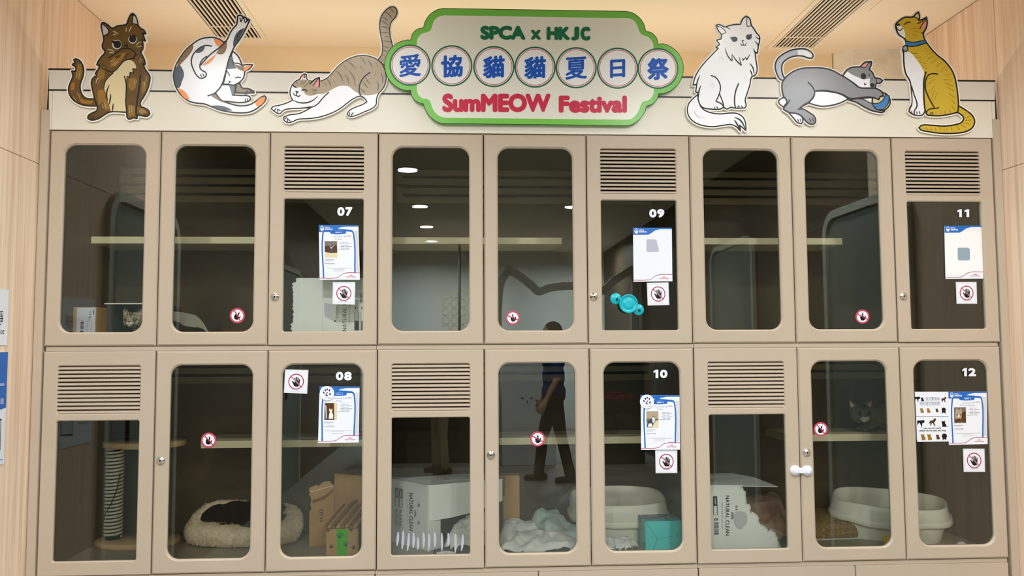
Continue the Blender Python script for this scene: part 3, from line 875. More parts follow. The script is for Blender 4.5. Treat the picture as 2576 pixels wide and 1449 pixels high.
cutout('brown cat cutout with a paw over its mouth, left end of the cream board', 160, 20, 4.829, [
    ('o', tailA, 'cat_brown'), ('o', bodyA, 'cat_brown'),
    ('f', [(420, 1000), (480, 990), (500, 1060), (490, 1130), (450, 1120), (415, 1060)], 'cat_amber'), ('f', [(90, 920), (140, 900), (130, 990), (90, 1000)], 'cat_amber'),
    ('f', [(470, 1080), (520, 1100), (560, 1230), (500, 1240)], 'cat_brown2'), ('f', [(785, 1180), (870, 1190), (870, 1300), (790, 1320)], 'cat_brown2'),
    ('f', [(800, 860), (870, 850), (880, 960), (830, 1010), (790, 960)], 'cat_brown2'), ('f', [(440, 740), (500, 770), (500, 850), (440, 880), (410, 840)], 'cat_brown2'),
    ('f', [(165, 690), (215, 680), (225, 780), (200, 880), (165, 860)], 'cat_brown2'), ('f', [(180, 1080), (240, 1120), (360, 1130), (340, 1165), (220, 1150)], 'cat_amber'),
    ('f', [(900, 1215), (980, 1230), (1020, 1280), (960, 1290)], 'cat_brown2'), ('f', [(950, 900), (1000, 880), (1000, 990), (950, 1050)], 'cat_brown2'),
    ('f', [(520, 1040), (470, 1150), (430, 1180), (410, 1080)], 'cat_brown2'),
    ('f', [(588, 805), (640, 755), (690, 695), (750, 645), (810, 634), (850, 655), (878, 700), (882, 745), (840, 738), (850, 792), (808, 782), (802, 842), (768, 832), (760, 872), (738, 832), (755, 920), (752, 1050), (760, 1258), (572, 1252), (540, 1130), (512, 1040), (494, 975), (502, 905), (540, 850)], 'cat_cream'),
    ('s', [(600, 795), (545, 845), (505, 900), (490, 970)], 12), ('s', [(740, 832), (758, 900), (765, 1000), (756, 1140), (768, 1265)], 15),
    ('s', [(880, 745), (840, 738), (850, 792), (808, 782), (802, 842), (768, 832)], 12),
    ('f', [(548, 610), (620, 562), (690, 510), (750, 492), (815, 502), (862, 537), (880, 578), (858, 615), (800, 622), (740, 642), (690, 692), (640, 750), (600, 778), (548, 770), (490, 720), (480, 660)], 'cat_brown'),
    ('f', [(590, 620), (690, 555), (780, 540), (760, 590), (700, 640), (640, 700), (560, 720)], 'cat_brown2'),
    ('f', [(620, 590), (700, 560), (690, 590), (640, 620)], 'cat_dkbrown'), ('f', [(720, 620), (770, 540), (800, 560), (760, 610)], 'cat_dkbrown'),
    ('s', [(550, 606), (620, 560), (690, 510), (750, 492), (812, 500), (862, 535), (882, 575), (856, 590), (858, 617), (800, 622), (740, 642), (690, 692), (640, 750), (600, 777), (550, 770), (505, 742)], 14),
    ('s', [(935, 820), (922, 950), (900, 1100), (884, 1200), (880, 1298)], 18),
    ('t', [(557, 935), (528, 1010), (524, 1070), (540, 1130)], 18), ('t', [(575, 1045), (568, 1110), (555, 1175)], 18), ('t', [(604, 1162), (600, 1210), (592, 1258)], 16),
    ('f', [(470, 200), (500, 215), (535, 262), (545, 300), (490, 338), (474, 260)], 'lightgrey'), ('s', [(478, 200), (520, 235), (550, 285), (548, 303), (492, 340)], 12),
    ('f', [(848, 92), (872, 110), (888, 150), (898, 200), (842, 188)], 'lightgrey'), ('s', [(848, 90), (838, 140), (838, 190), (900, 204)], 11),
    ('c', 648, 446, 58, 'lightgrey'), ('c', 654, 444, 47, 'black'), ('f', [(580, 405), (680, 400), (640, 440), (600, 430)], 'black'),
    ('c', 840, 384, 52, 'lightgrey'), ('c', 840, 380, 43, 'black'), ('f', [(800, 340), (875, 325), (880, 370), (820, 380)], 'black'),
    ('f', [(732, 460), (788, 433), (780, 462), (785, 488), (760, 472)], 'black'), ('s', [(775, 470), (782, 492)], 9),
] + [('t', q, 11, 'cat_cream') for q in (
    [(598, 285), (630, 296), (668, 322)], [(600, 320), (625, 325), (640, 336)], [(772, 240), (762, 265), (762, 292)], [(835, 222), (812, 255), (795, 297)],
    [(878, 472), (905, 432), (952, 412)], [(898, 482), (925, 468), (952, 464)], [(530, 510), (575, 510), (618, 530)], [(555, 546), (590, 546), (615, 552)],
    [(570, 655), (600, 635)], [(598, 695), (635, 655)], [(615, 705), (660, 650)], [(395, 920), (410, 870), (430, 850)], [(425, 930), (440, 880)], [(860, 880), (872, 930)], [(880, 870), (890, 910)],
    [(1000, 830), (1012, 890)], [(985, 900), (990, 950)], [(915, 640), (935, 670)], [(930, 615), (950, 645)], [(205, 770), (190, 840)], [(165, 790), (160, 860)], [(120, 1080), (160, 1130)], [(170, 1035), (205, 1090)],
    [(470, 1170), (490, 1220)], [(500, 1150), (515, 1210)], [(800, 1190), (805, 1280)], [(832, 1185), (832, 1265)], [(920, 1255), (965, 1285)], [(945, 1240), (1000, 1275)])] +
    [('s', q, 9) for q in ([(330, 1325), (345, 1350)], [(355, 1318), (372, 1340)], [(975, 1290), (990, 1305)], [(1000, 1280), (1015, 1297)])], 17.5, 15)

# calico licking itself
legB = [(545, 385), (440, 405), (340, 465), (240, 555), (158, 670), (108, 770), (86, 870), (97, 970), (132, 1060), (190, 1140), (290, 1215), (400, 1240), (490, 1250), (580, 1285), (700, 1330), (850, 1358), (1000, 1365), (1100, 1347), (1200, 1287), (1270, 1220), (1292, 1170), (1272, 1147), (1235, 1157), (1170, 1205), (1090, 1255), (1000, 1275), (900, 1268), (800, 1240), (720, 1212), (625, 1112), (690, 1040), (725, 975), (745, 910), (772, 810), (800, 690), (850, 562), (880, 502), (960, 390), (1030, 262), (1075, 162), (1058, 150), (1042, 166), (1030, 130), (1004, 120), (992, 135), (975, 106), (940, 97), (920, 106), (916, 170), (905, 218), (860, 270), (822, 330), (795, 390), (768, 432), (737, 448), (690, 412), (620, 388)]
cutout('calico cat cutout licking itself with one hind leg raised high', 420, 20, 5.174, [
    ('o', [(860, 565), (920, 620), (958, 690), (978, 748), (1040, 738), (1116, 740), (1078, 790), (1012, 828), (1008, 870), (990, 920), (940, 970), (870, 1005), (800, 1003), (733, 990), (755, 905), (775, 800), (800, 690)], 'cat_white'),
    ('o', [(905, 990), (950, 985), (980, 1040), (1060, 1050), (1120, 1082), (1136, 1106), (1000, 1108), (890, 1100)], 'cat_olive'),
    ('o', [(690, 1010), (632, 1108), (720, 1210), (770, 1216), (1060, 1215), (1092, 1185), (1070, 1152), (960, 1140), (850, 1135), (885, 1010), (800, 1000)], 'cat_white'),
    ('f', [(808, 1012), (888, 1012), (878, 1132), (845, 1132)], 'cat_slate'),
    ('s', [(888, 1012), (880, 1132)], 13),
    ('o', legB, 'cat_white'),
    ('f', [(345, 468), (340, 530), (290, 612), (200, 712), (172, 740), (122, 772), (160, 682), (240, 565), (300, 505)], 'cat_olive'),
    ('f', [(118, 775), (172, 742), (212, 815), (224, 868), (195, 960), (160, 1040), (132, 1045), (104, 965), (95, 870)], 'cat_slate'),
    ('f', [(138, 1044), (200, 1066), (260, 1120), (298, 1198), (240, 1182), (185, 1125)], 'cat_orange'),
    ('f', [(613, 400), (690, 420), (732, 455), (692, 510), (645, 485), (620, 440)], 'cat_orange'),
    ('f', [(728, 470), (782, 432), (778, 520), (745, 588), (700, 608), (640, 592)], 'cat_olive'),
    ('f', [(640, 600), (612, 660), (550, 722), (452, 757), (520, 692)], 'cat_orange'),
    ('f', [(1018, 258), (950, 385), (880, 495), (864, 525), (864, 445), (900, 340), (955, 285)], 'cat_slate'),
    ('f', [(578, 1272), (700, 1272), (800, 1302), (860, 1340), (740, 1332), (650, 1310)], 'cat_slate'),
    ('f', [(1148, 1235), (1232, 1165), (1276, 1165), (1268, 1215), (1195, 1278), (1165, 1275)], 'cat_orange'),
    ('f', [(375, 588), (405, 538), (495, 500), (482, 545), (440, 580)], 'cat_slate'),
    ('f', [(830, 640), (862, 715), (905, 785), (788, 798), (800, 715)], 'cat_slate'),
    ('f', [(870, 728), (940, 752), (1012, 762), (1000, 825), (930, 797)], 'cat_olive'),
    ('f', [(1000, 812), (1022, 762), (1108, 746), (1070, 788), (1016, 825)], 'cat_orange'),
    ('f', [(578, 1148), (632, 1116), (720, 1200), (792, 1245), (700, 1218)], 'cat_olive'),
    ('s', [(582, 497), (500, 490), (430, 520), (360, 582), (325, 650), (320, 722), (345, 800), (390, 880), (432, 914), (480, 910), (512, 880), (506, 842), (468, 820), (435, 788), (432, 735), (460, 678), (515, 632)], 17),
    ('s', [(775, 432), (690, 512), (560, 612), (442, 742)], 18),
    ('s', [(850, 565), (800, 690), (772, 812), (735, 950), (690, 1040), (620, 1112), (535, 1145)], 17),
    ('s', [(840, 610), (856, 690), (870, 714), (930, 722), (975, 748)], 13),
    ('s', [(870, 742), (840, 612)], 9),
    ('s', [(890, 912), (922, 902), (960, 909)], 12), ('s', [(782, 825), (802, 850), (815, 880)], 12), ('f', [(800, 945), (845, 962), (815, 972)], 'black'), ('s', [(820, 965), (792, 990), (750, 988)], 10),
    ('s', [(632, 1110), (720, 1208), (760, 1216)], 14), ('s', [(890, 1104), (1000, 1108), (1132, 1104)], 14),
] + [('s', q, 12) for q in ([(440, 868), (452, 895)], [(470, 860), (482, 888)], [(1018, 1185), (1025, 1210)], [(1045, 1180), (1055, 1205)], [(1040, 1080), (1050, 1100)], [(1080, 1070), (1105, 1098)], [(950, 130), (965, 185)], [(980, 140), (965, 185)], [(1005, 140), (1020, 195)], [(1050, 170), (1020, 195)])], 18.5, 15)

# stretching tabby
bodyC = [(612, 930), (700, 885), (760, 822), (830, 747), (920, 682), (1020, 642), (1110, 632), (1200, 650), (1272, 686), (1330, 750), (1362, 850), (1357, 950), (1322, 1018), (1275, 1072), (1255, 1130), (1250, 1192), (1210, 1232), (1120, 1272), (1020, 1315), (955, 1326), (920, 1305), (942, 1265), (1002, 1228), (1100, 1190), (1146, 1160), (1120, 1122), (1078, 1096), (1020, 1110), (940, 1160), (850, 1230), (750, 1285), (620, 1330), (500, 1350), (360, 1360), (300, 1385), (252, 1398), (202, 1368), (200, 1332), (260, 1310), (370, 1295), (450, 1260), (522, 1217), (400, 1232), (260, 1240), (200, 1255), (150, 1296), (108, 1280), (55, 1238), (80, 1215), (150, 1200), (230, 1175), (300, 1142), (275, 1090), (270, 1040), (295, 970), (340, 922), (382, 900), (397, 870), (432, 843), (457, 850), (466, 905), (520, 925), (560, 898), (603, 882)]
stripesC = [[(880, 740), (915, 790)], [(920, 690), (975, 735), (1020, 785)], [(1062, 645), (1105, 685), (1130, 735)], [(1158, 685), (1190, 730), (1210, 772)], [(1248, 710), (1275, 760)], [(1068, 750), (1115, 820)], [(800, 810), (850, 865), (872, 930)], [(895, 848), (930, 900), (938, 952)], [(940, 805), (990, 870), (1018, 985)], [(690, 900), (725, 945), (732, 985)], [(655, 935), (688, 968)], [(765, 912), (780, 945)], [(1240, 835), (1250, 862)], [(1302, 830), (1325, 885), (1325, 945)], [(1265, 920), (1278, 985), (1262, 1040)], [(1132, 880), (1150, 925), (1182, 948)], [(1100, 925), (1130, 970), (1162, 1005)], [(1075, 1005), (1100, 1035), (1128, 1050)], [(745, 840), (765, 858)],
            [(510, 1018), (580, 1016)], [(525, 1040), (578, 1030)], [(530, 1075), (580, 1056)], [(388, 962), (420, 920)], [(415, 960), (455, 915)], [(432, 988), (490, 935)], [(335, 950), (352, 940)],
            [(1400, 95), (1430, 115), (1450, 150)], [(1355, 135), (1400, 170), (1432, 210)], [(1322, 195), (1362, 215), (1388, 242)], [(1308, 240), (1350, 255), (1385, 290)], [(1305, 305), (1350, 308), (1392, 325)], [(1310, 370), (1390, 372)], [(1355, 418), (1400, 415)], [(1330, 465), (1412, 475)], [(1335, 525), (1395, 545)], [(1335, 572), (1380, 588)], [(1315, 618), (1350, 640)], [(1300, 662), (1340, 700)]]
cutout('stretching grey tabby cutout with its tail raised behind the green sign', 670, 0, 4.529, [
    ('o', [(1272, 682), (1310, 630), (1325, 550), (1320, 480), (1300, 380), (1292, 270), (1305, 200), (1350, 130), (1400, 88), (1450, 78), (1484, 108), (1488, 158), (1465, 205), (1425, 250), (1407, 310), (1410, 400), (1432, 500), (1440, 560), (1400, 640), (1360, 760)], 'cat_taupe'),
    ('o', bodyC, 'cat_white'),
    ('f', [(620, 932), (700, 890), (760, 826), (830, 752), (920, 688), (1020, 648), (1110, 638), (1200, 656), (1268, 690), (1325, 752), (1355, 850), (1350, 950), (1315, 1018), (1270, 1062), (1200, 1082), (1120, 1087), (1060, 1070), (1000, 1035), (950, 992), (890, 976), (820, 985), (740, 1025), (660, 1068), (580, 1072), (500, 1092), (450, 1075), (415, 1030), (390, 990), (345, 1000), (304, 975), (345, 926), (400, 905), (466, 912), (522, 930), (560, 902), (598, 890)], 'cat_taupe'),
    ('f', [(392, 893), (424, 850), (432, 880), (424, 892)], 'cat_pink'), ('f', [(436, 850), (454, 855), (460, 895), (432, 892)], 'cat_taupe'), ('s', [(432, 845), (434, 890)], 8),
    ('f', [(538, 982), (575, 930), (600, 900), (598, 992)], 'cat_pink'), ('f', [(500, 955), (545, 920), (600, 885), (560, 945), (532, 980)], 'cat_taupe'), ('s', [(495, 958), (560, 902), (603, 880), (605, 940), (600, 992)], 13), ('s', [(532, 980), (575, 920), (598, 888)], 9),
    ('s', [(1182, 825), (1110, 882), (1070, 950), (1058, 1030), (1078, 1095), (1122, 1124), (1146, 1160)], 13),
    ('s', [(710, 1055), (650, 1110), (580, 1190), (520, 1220), (400, 1232)], 12), ('t', [(300, 1142), (370, 1168), (450, 1172), (520, 1150), (588, 1096)], 15),
    ('s', [(405, 1030), (432, 1020), (462, 1036)], 13), ('s', [(302, 962), (315, 985), (338, 996)], 13),
    ('f', [(328, 1032), (370, 1046), (348, 1068)], 'black'), ('s', [(347, 1062), (344, 1088), (322, 1086), (310, 1064)], 10), ('s', [(344, 1088), (362, 1102), (386, 1088)], 10),
] + [('t', q, 13, 'cat_stripe') for q in stripesC] +
    [('s', q, 9) for q in ([(92, 1262), (112, 1235)], [(132, 1285), (130, 1245), (160, 1262)], [(212, 1355), (232, 1335)], [(242, 1392), (240, 1352), (275, 1382)], [(945, 1312), (950, 1285)], [(968, 1312), (990, 1285)])], 13, 13)

# white long-haired cat
bodyD = [(403, 158), (440, 150), (515, 178), (555, 163), (620, 150), (690, 146), (718, 82), (758, 50), (796, 78), (820, 160), (850, 202), (882, 252), (914, 290), (914, 345), (902, 395), (890, 488), (862, 470), (868, 540), (884, 640), (884, 700), (858, 750), (828, 758), (800, 862), (772, 950), (746, 1040), (756, 1100), (742, 1130), (625, 1132), (578, 1122), (532, 1142), (492, 1125), (455, 1142), (330, 1142), (238, 1118), (205, 1070), (190, 1010), (190, 950), (163, 938), (178, 850), (132, 862), (152, 780), (202, 682), (282, 582), (370, 490), (430, 428), (402, 416), (445, 382), (408, 332), (462, 318), (468, 272), (432, 222)]
tailD = [(185, 975), (140, 1012), (82, 1080), (66, 1160), (86, 1232), (150, 1297), (250, 1337), (370, 1350), (480, 1335), (580, 1325), (640, 1350), (692, 1402), (680, 1330), (756, 1398), (746, 1290), (716, 1235), (650, 1195), (560, 1190), (460, 1200), (360, 1190), (275, 1160), (222, 1110), (205, 1062)]
cutout('long-haired white cat cutout sitting to the right of the green sign', 1715, 30, 4.676, [
    ('o', tailD, 'cat_white'), ('o', bodyD, 'cat_white'),
    ('s', [(412, 165), (470, 188), (512, 225), (520, 245), (478, 262)], 9), ('s', [(768, 58), (764, 120), (768, 172), (815, 165)], 9), ('s', [(515, 178), (570, 202)], 8),
    ('c', 620, 322, 36, 31, 1, 'cat_slate'), ('f', [(564, 305), (600, 292), (630, 310), (600, 330)], 'cat_slate'),  # slate eyes: lamp glare put into the print colour
    ('c', 788, 296, 34, 32, 1, 'cat_slate'), ('f', [(780, 275), (824, 256), (820, 300), (790, 310)], 'cat_slate'),
    ('f', [(698, 334), (736, 334), (717, 354)], 'cat_slate'), ('s', [(717, 350), (726, 392), (704, 394), (692, 374)], 8), ('s', [(726, 392), (746, 394), (757, 368)], 8),
    ('t', [(514, 420), (528, 490), (560, 545), (592, 580), (590, 500)], 13), ('t', [(590, 500), (640, 570), (702, 632), (674, 530)], 14), ('t', [(718, 540), (720, 570), (752, 535)], 13), ('t', [(752, 530), (762, 566), (802, 500)], 13),
    ('t', [(845, 430), (858, 470), (890, 490)], 13), ('t', [(800, 605), (838, 660), (852, 750)], 14), ('t', [(803, 680), (820, 720), (828, 762)], 14), ('t', [(860, 345), (895, 390), (892, 440)], 12), ('t', [(868, 290), (905, 320), (914, 300)], 12),
    ('s', [(347, 750), (400, 772), (440, 828), (455, 890), (440, 968), (402, 1050), (470, 1085), (492, 1115)], 13), ('s', [(444, 965), (478, 1050), (498, 1128)], 12), ('s', [(667, 845), (640, 910), (622, 1000), (622, 1080), (630, 1130)], 15),
    ('t', [(212, 745), (180, 830), (168, 935)], 15), ('t', [(222, 868), (200, 940), (192, 1030)], 17), ('t', [(622, 1240), (690, 1275), (752, 1385)], 17), ('t', [(618, 1270), (650, 1320), (690, 1395)], 17),
    ('s', [(384, 1120), (392, 1138)], 9), ('s', [(412, 1115), (422, 1136)], 9), ('s', [(655, 1122), (665, 1105), (680, 1118)], 9), ('s', [(700, 1105), (712, 1120)], 9),
] + [('t', q, 7, 'lightgrey') for q in ([(445, 520), (450, 575)], [(470, 515), (478, 560)], [(330, 830), (360, 890)], [(360, 825), (385, 890)], [(150, 1155), (170, 1210), (225, 1250)], [(215, 1215), (280, 1255)], [(740, 755), (742, 800)], [(758, 755), (762, 810)])], 15, 13)

# grey cat reaching for a ball
bodyE = [(218, 640), (270, 562), (380, 472), (520, 415), (700, 400), (880, 405), (1030, 440), (1200, 530), (1290, 582), (1380, 642), (1490, 726), (1620, 738), (1750, 740), (1822, 766), (1870, 810), (1888, 868), (1835, 882), (1815, 930), (1720, 892), (1600, 885), (1450, 905), (1330, 905), (1230, 850), (1120, 812), (1000, 786), (860, 776), (752, 790), (745, 850), (702, 920), (640, 988), (560, 1030), (495, 1080), (560, 1085), (660, 1140), (742, 1200), (768, 1262), (755, 1315), (700, 1336), (630, 1305), (570, 1240), (520, 1190), (440, 1155), (330, 1140), (240, 1092), (245, 1040), (292, 965), (232, 860), (212, 750)]
cutout('grey and white cat cutout stretching towards a striped ball', 1935, 110, 6.5875, [
    ('o', [(240, 610), (180, 590), (120, 480), (98, 370), (132, 260), (230, 172), (350, 112), (480, 87), (600, 90), (690, 140), (726, 200), (705, 243), (640, 235), (550, 205), (430, 205), (310, 247), (222, 330), (207, 420), (230, 530), (255, 590)], 'cat_ltgrey'),
    ('f', [(462, 112), (560, 98), (680, 145), (712, 200), (698, 230), (640, 222), (560, 192), (485, 192)], 'cat_white'),
    ('o', [(240, 890), (165, 938), (160, 980), (235, 1050), (300, 990), (285, 920)], 'cat_white'),
    ('o', [(320, 1140), (400, 1230), (465, 1305), (530, 1326), (556, 1290), (542, 1215), (470, 1165)], 'cat_white'),
    ('o', [(752, 790), (900, 786), (1130, 820), (1230, 860), (1312, 915), (1200, 972), (1050, 1018), (870, 1037), (770, 1018), (660, 985), (700, 920)], 'cat_white'),
    ('o', [(1318, 935), (1440, 912), (1540, 912), (1700, 895), (1705, 990), (1780, 1060), (1862, 1100), (1905, 1112), (1880, 1136), (1790, 1130), (1680, 1102), (1560, 1042), (1440, 972)], 'cat_grey'),
    ('f', [(1555, 915), (1695, 905), (1692, 980), (1620, 950)], 'cat_white'), ('s', [(1540, 912), (1640, 962), (1710, 1000)], 16),
    ('o', circle(1855, 957, 148, 20), 'cat_cream'),
    ('f', [(1716, 985), (1800, 985), (1890, 925), (1925, 840), (1968, 870), (1985, 930), (1935, 1030), (1850, 1078), (1780, 1068), (1735, 1030)], 'cat_blue'),
    ('f', [(1720, 910), (1800, 935), (1860, 890), (1900, 840), (1908, 900), (1850, 960), (1780, 985), (1725, 970)], 'cat_cream'),
    ('s', [(1712, 985), (1790, 990), (1880, 935), (1920, 845), (1918, 822)], 16), ('s', [(1990, 900), (1960, 1010), (1880, 1082), (1820, 1090)], 16),
    ('o', [(1215, 540), (1272, 450), (1340, 402), (1420, 386), (1500, 382), (1580, 312), (1695, 296), (1690, 350), (1655, 425), (1712, 482), (1752, 560), (1830, 578), (1880, 612), (1840, 652), (1772, 662), (1752, 735), (1600, 738), (1490, 726), (1380, 642), (1300, 582)], 'cat_grey'),
    ('f', [(1236, 530), (1292, 462), (1370, 512), (1480, 562), (1560, 592), (1668, 572), (1662, 640), (1680, 722), (1490, 716), (1390, 640), (1300, 575)], 'cat_white'),
    ('f', [(1528, 372), (1580, 335), (1645, 322), (1585, 385)], 'cat_pink'), ('s', [(1505, 385), (1580, 398), (1640, 330), (1680, 305)], 12), ('s', [(1752, 560), (1772, 600), (1770, 662)], 15),
    ('o', bodyE, 'cat_grey'),
    ('c', 1560, 540, 44, 50, 1, 'black'), ('c', 1704, 688, 40, 34, 1, 'black'), ('f', [(1568, 645), (1612, 678), (1575, 692)], 'black'), ('f', [(1522, 492), (1560, 500), (1530, 560)], 'black'),
    ('s', [(1652, 505), (1660, 530)], 14), ('s', [(1690, 575), (1712, 575)], 12),
    ('s', [(645, 645), (710, 710), (748, 790), (745, 860), (702, 930), (560, 1022), (482, 1092)], 21), ('s', [(338, 935), (300, 1000), (246, 1055)], 19),
    ('s', [(1490, 728), (1380, 642), (1350, 632)], 20),
] + [('s', q, 14) for q in ([(468, 1255), (490, 1292)], [(510, 1250), (522, 1290)], [(664, 1245), (690, 1295)], [(712, 1232), (735, 1290)], [(1830, 895), (1845, 880), (1870, 880)])], 24, 18)

# yellow cat with a blue collar
bodyF = [(60, 182), (90, 150), (160, 106), (250, 100), (290, 62), (313, 46), (326, 92), (318, 140), (368, 126), (404, 105), (412, 170), (396, 235), (370, 282), (376, 330), (402, 385), (442, 440), (520, 525), (602, 590), (670, 670), (716, 760), (742, 880), (757, 1000), (762, 1090), (755, 1168), (690, 1186), (560, 1208), (450, 1206), (410, 1197), (400, 1165), (382, 1165), (362, 1196), (310, 1206), (250, 1192), (208, 1165), (215, 1125), (240, 1080), (236, 930), (222, 830), (172, 740), (152, 640), (146, 500), (138, 468), (166, 440), (172, 370), (160, 347), (90, 296), (62, 232)]
stripesF = [[(228, 230), (318, 228)], [(250, 262), (320, 272)], [(245, 290), (310, 318)], [(255, 325), (280, 335)], [(205, 490), (260, 510), (305, 508)], [(275, 550), (345, 562)], [(310, 600), (400, 630)], [(340, 645), (410, 690)], [(382, 445), (405, 465)], [(390, 495), (440, 470)], [(430, 515), (470, 495)], [(415, 575), (490, 540)], [(460, 615), (530, 560)], [(515, 660), (590, 595)], [(565, 715), (630, 635)], [(610, 705), (650, 670)], [(615, 760), (685, 735)], [(590, 802), (690, 808)], [(610, 845), (710, 878)], [(635, 890), (720, 935)], [(655, 960), (725, 1010)], [(685, 1035), (730, 1080)], [(690, 1100), (720, 1140)], [(410, 800), (490, 768)], [(400, 865), (500, 800)], [(415, 965), (498, 870)], [(450, 1040), (492, 925)], [(475, 1060), (520, 955)],
            [(505, 1165), (510, 1190)], [(560, 1155), (560, 1192)], [(610, 1150), (615, 1190)], [(660, 1140), (675, 1175)], [(780, 1150), (800, 1140)], [(820, 1195), (860, 1160)], [(838, 1235), (895, 1210)], [(838, 1262), (905, 1255)], [(825, 1285), (890, 1305)], [(790, 1305), (845, 1345)], [(735, 1320), (775, 1365)], [(680, 1330), (690, 1375)], [(640, 1335), (625, 1380)], [(600, 1340), (598, 1385)], [(555, 1345), (560, 1385)], [(500, 1345), (510, 1380)], [(445, 1340), (465, 1375)], [(400, 1340), (425, 1370)], [(365, 1340), (380, 1358)]]
cutout('yellow tabby cat cutout with a blue collar, right end of the cream board', 2240, 20, 4.457, [
    ('o', [(755, 1092), (850, 1150), (920, 1210), (944, 1275), (920, 1340), (850, 1385), (730, 1405), (560, 1405), (420, 1386), (340, 1366), (320, 1342), (350, 1316), (450, 1315), (600, 1325), (720, 1310), (800, 1280), (820, 1235), (790, 1195), (745, 1162)], 'cat_yellow'),
    ('o', bodyF, 'cat_yellow'),
    ('f', [(154, 497), (205, 490), (290, 575), (342, 650), (376, 722), (372, 850), (366, 1000), (378, 1155), (350, 1195), (250, 1185), (216, 1160), (246, 1080), (240, 930), (226, 820), (178, 730), (160, 630)], 'cat_white'),
    ('f', [(68, 205), (110, 202), (148, 240), (166, 300), (160, 338), (98, 290)], 'cat_white'),
    ('f', [(172, 374), (250, 384), (330, 374), (386, 360), (398, 388), (330, 412), (240, 426), (168, 415)], 'cat_blue'), ('s', [(170, 372), (250, 384), (330, 374), (388, 357)], 10), ('s', [(165, 420), (240, 432), (330, 416), (402, 390)], 12),
    ('c', 166, 455, 34, 39, 1, 'black'), ('c', 166, 455, 22, 27, 1, 'cat_steel'),
    ('f', [(62, 178), (92, 172), (112, 200), (70, 200)], 'black'), ('s', [(64, 205), (84, 245), (112, 250), (132, 232)], 10), ('s', [(155, 185), (190, 162), (222, 162)], 11),
    ('s', [(300, 178), (345, 155), (404, 105)], 11), ('f', [(345, 225), (365, 180), (400, 140), (398, 200), (360, 250)], 'cat_pink'), ('s', [(330, 235), (355, 185), (402, 125)], 10), ('s', [(345, 285), (372, 270), (396, 235)], 11), ('f', [(272, 95), (300, 65), (318, 92), (312, 120)], 'cat_cream'), ('s', [(250, 100), (290, 110), (318, 140)], 10),
    ('s', [(396, 720), (376, 800), (372, 900), (376, 1040), (388, 1160)], 17), ('s', [(528, 742), (470, 738), (420, 758), (395, 810), (390, 900), (425, 1000), (488, 1115)], 14), ('s', [(400, 1165), (430, 1138), (490, 1128), (540, 1120)], 13),
    ('s', [(236, 880), (262, 970), (296, 1070), (292, 1115), (268, 1150), (265, 1190)], 13),
] + [('t', q, 12, 'cat_yellow2') for q in stripesF] +
    [('s', q, 8) for q in ([(232, 1160), (240, 1182)], [(290, 1165), (296, 1190)], [(322, 1162), (328, 1192)], [(450, 1172), (448, 1198)], [(468, 1172), (474, 1196)])], 16.5, 13)

# ------------------------------------------------------------------ stickers, cards and posters on the glass
def quad_map(c, y):
    """c: four pixel corners tl, tr, br, bl -> f(u, v) with u, v in 0..1 (v down)"""
    q = [at(p[0], p[1], y) for p in c]
    return lambda u, v: (q[0] * (1 - u) + q[1] * u) * (1 - v) + (q[3] * (1 - u) + q[2] * u) * v

def hand_card(corners, label, wide=1.0):
    """square card with a barred open hand"""
    f = quad_map(corners, 0.0112)
    a = Art(f, step=0.00012)
    a.base([(-0.035, -0.035), (1.035, -0.035), (1.035, 1.035), (-0.035, 1.035)], 0.0009, 'lightgrey', 0, False)
    a.fill([(0, 0), (1, 0), (1, 1), (0, 1)], 'card', False)
    a.stroke([(0.06, 0.05), (0.94, 0.05), (0.94, 0.95), (0.06, 0.95)], 0.008, 'greyline', True, False)
    hand = [(0.30, 0.50), (0.335, 0.475), (0.37, 0.50), (0.415, 0.56), (0.43, 0.55), (0.415, 0.34), (0.44, 0.325), (0.462, 0.34), (0.475, 0.46), (0.485, 0.46), (0.485, 0.30), (0.512, 0.285), (0.537, 0.30), (0.54, 0.46), (0.552, 0.46), (0.558, 0.325), (0.582, 0.312), (0.606, 0.328), (0.605, 0.48), (0.616, 0.48), (0.63, 0.385), (0.652, 0.375), (0.672, 0.39), (0.665, 0.52), (0.655, 0.66), (0.61, 0.735), (0.46, 0.735), (0.40, 0.68), (0.345, 0.57)]
    a.fill(hand, 'black', False)
    a.stroke([(0.245, 0.265), (0.76, 0.745)], 0.052, 'card', sm=False)
    a.stroke([(0.245, 0.265), (0.76, 0.745)], 0.036, 'red', sm=False)
    a.stroke(circle(0.5, 0.505, 0.335, 48), 0.042, 'red', True, False)
    a.stroke([(0.30, 0.885), (0.46, 0.885)], 0.014, 'greyline', sm=False); a.stroke([(0.50, 0.885), (0.69, 0.885)], 0.014, 'greyline', sm=False)
    o = a.build('hand_card')
    return tag(o, label, 'sign card', 'square no-hand cards on the glass')
hand_card([(839, 711.5), (892, 711.5), (891, 764.5), (838, 763.5)], 'square no-hand card under the cat poster on door 07')
hand_card([(1629, 713), (1680, 712), (1682, 765.5), (1631, 766.5)], 'square no-hand card above the teal bowl on door 09')
hand_card([(2406, 711), (2455, 711), (2456.5, 762.5), (2408, 762.5)], 'square no-hand card under the blank poster on door 11')
hand_card([(719, 931), (774, 932.5), (771, 988.5), (716, 986.5)], 'square no-hand card in the upper left of glass door 08')
hand_card([(1650, 1133.5), (1702, 1133.5), (1702, 1188), (1651, 1188.5)], 'square no-hand card under the cat poster on door 10')
hand_card([(2424, 1130.5), (2475, 1130.5), (2476.5, 1185.5), (2426, 1185.5)], 'square no-hand card under the cat poster on door 12')

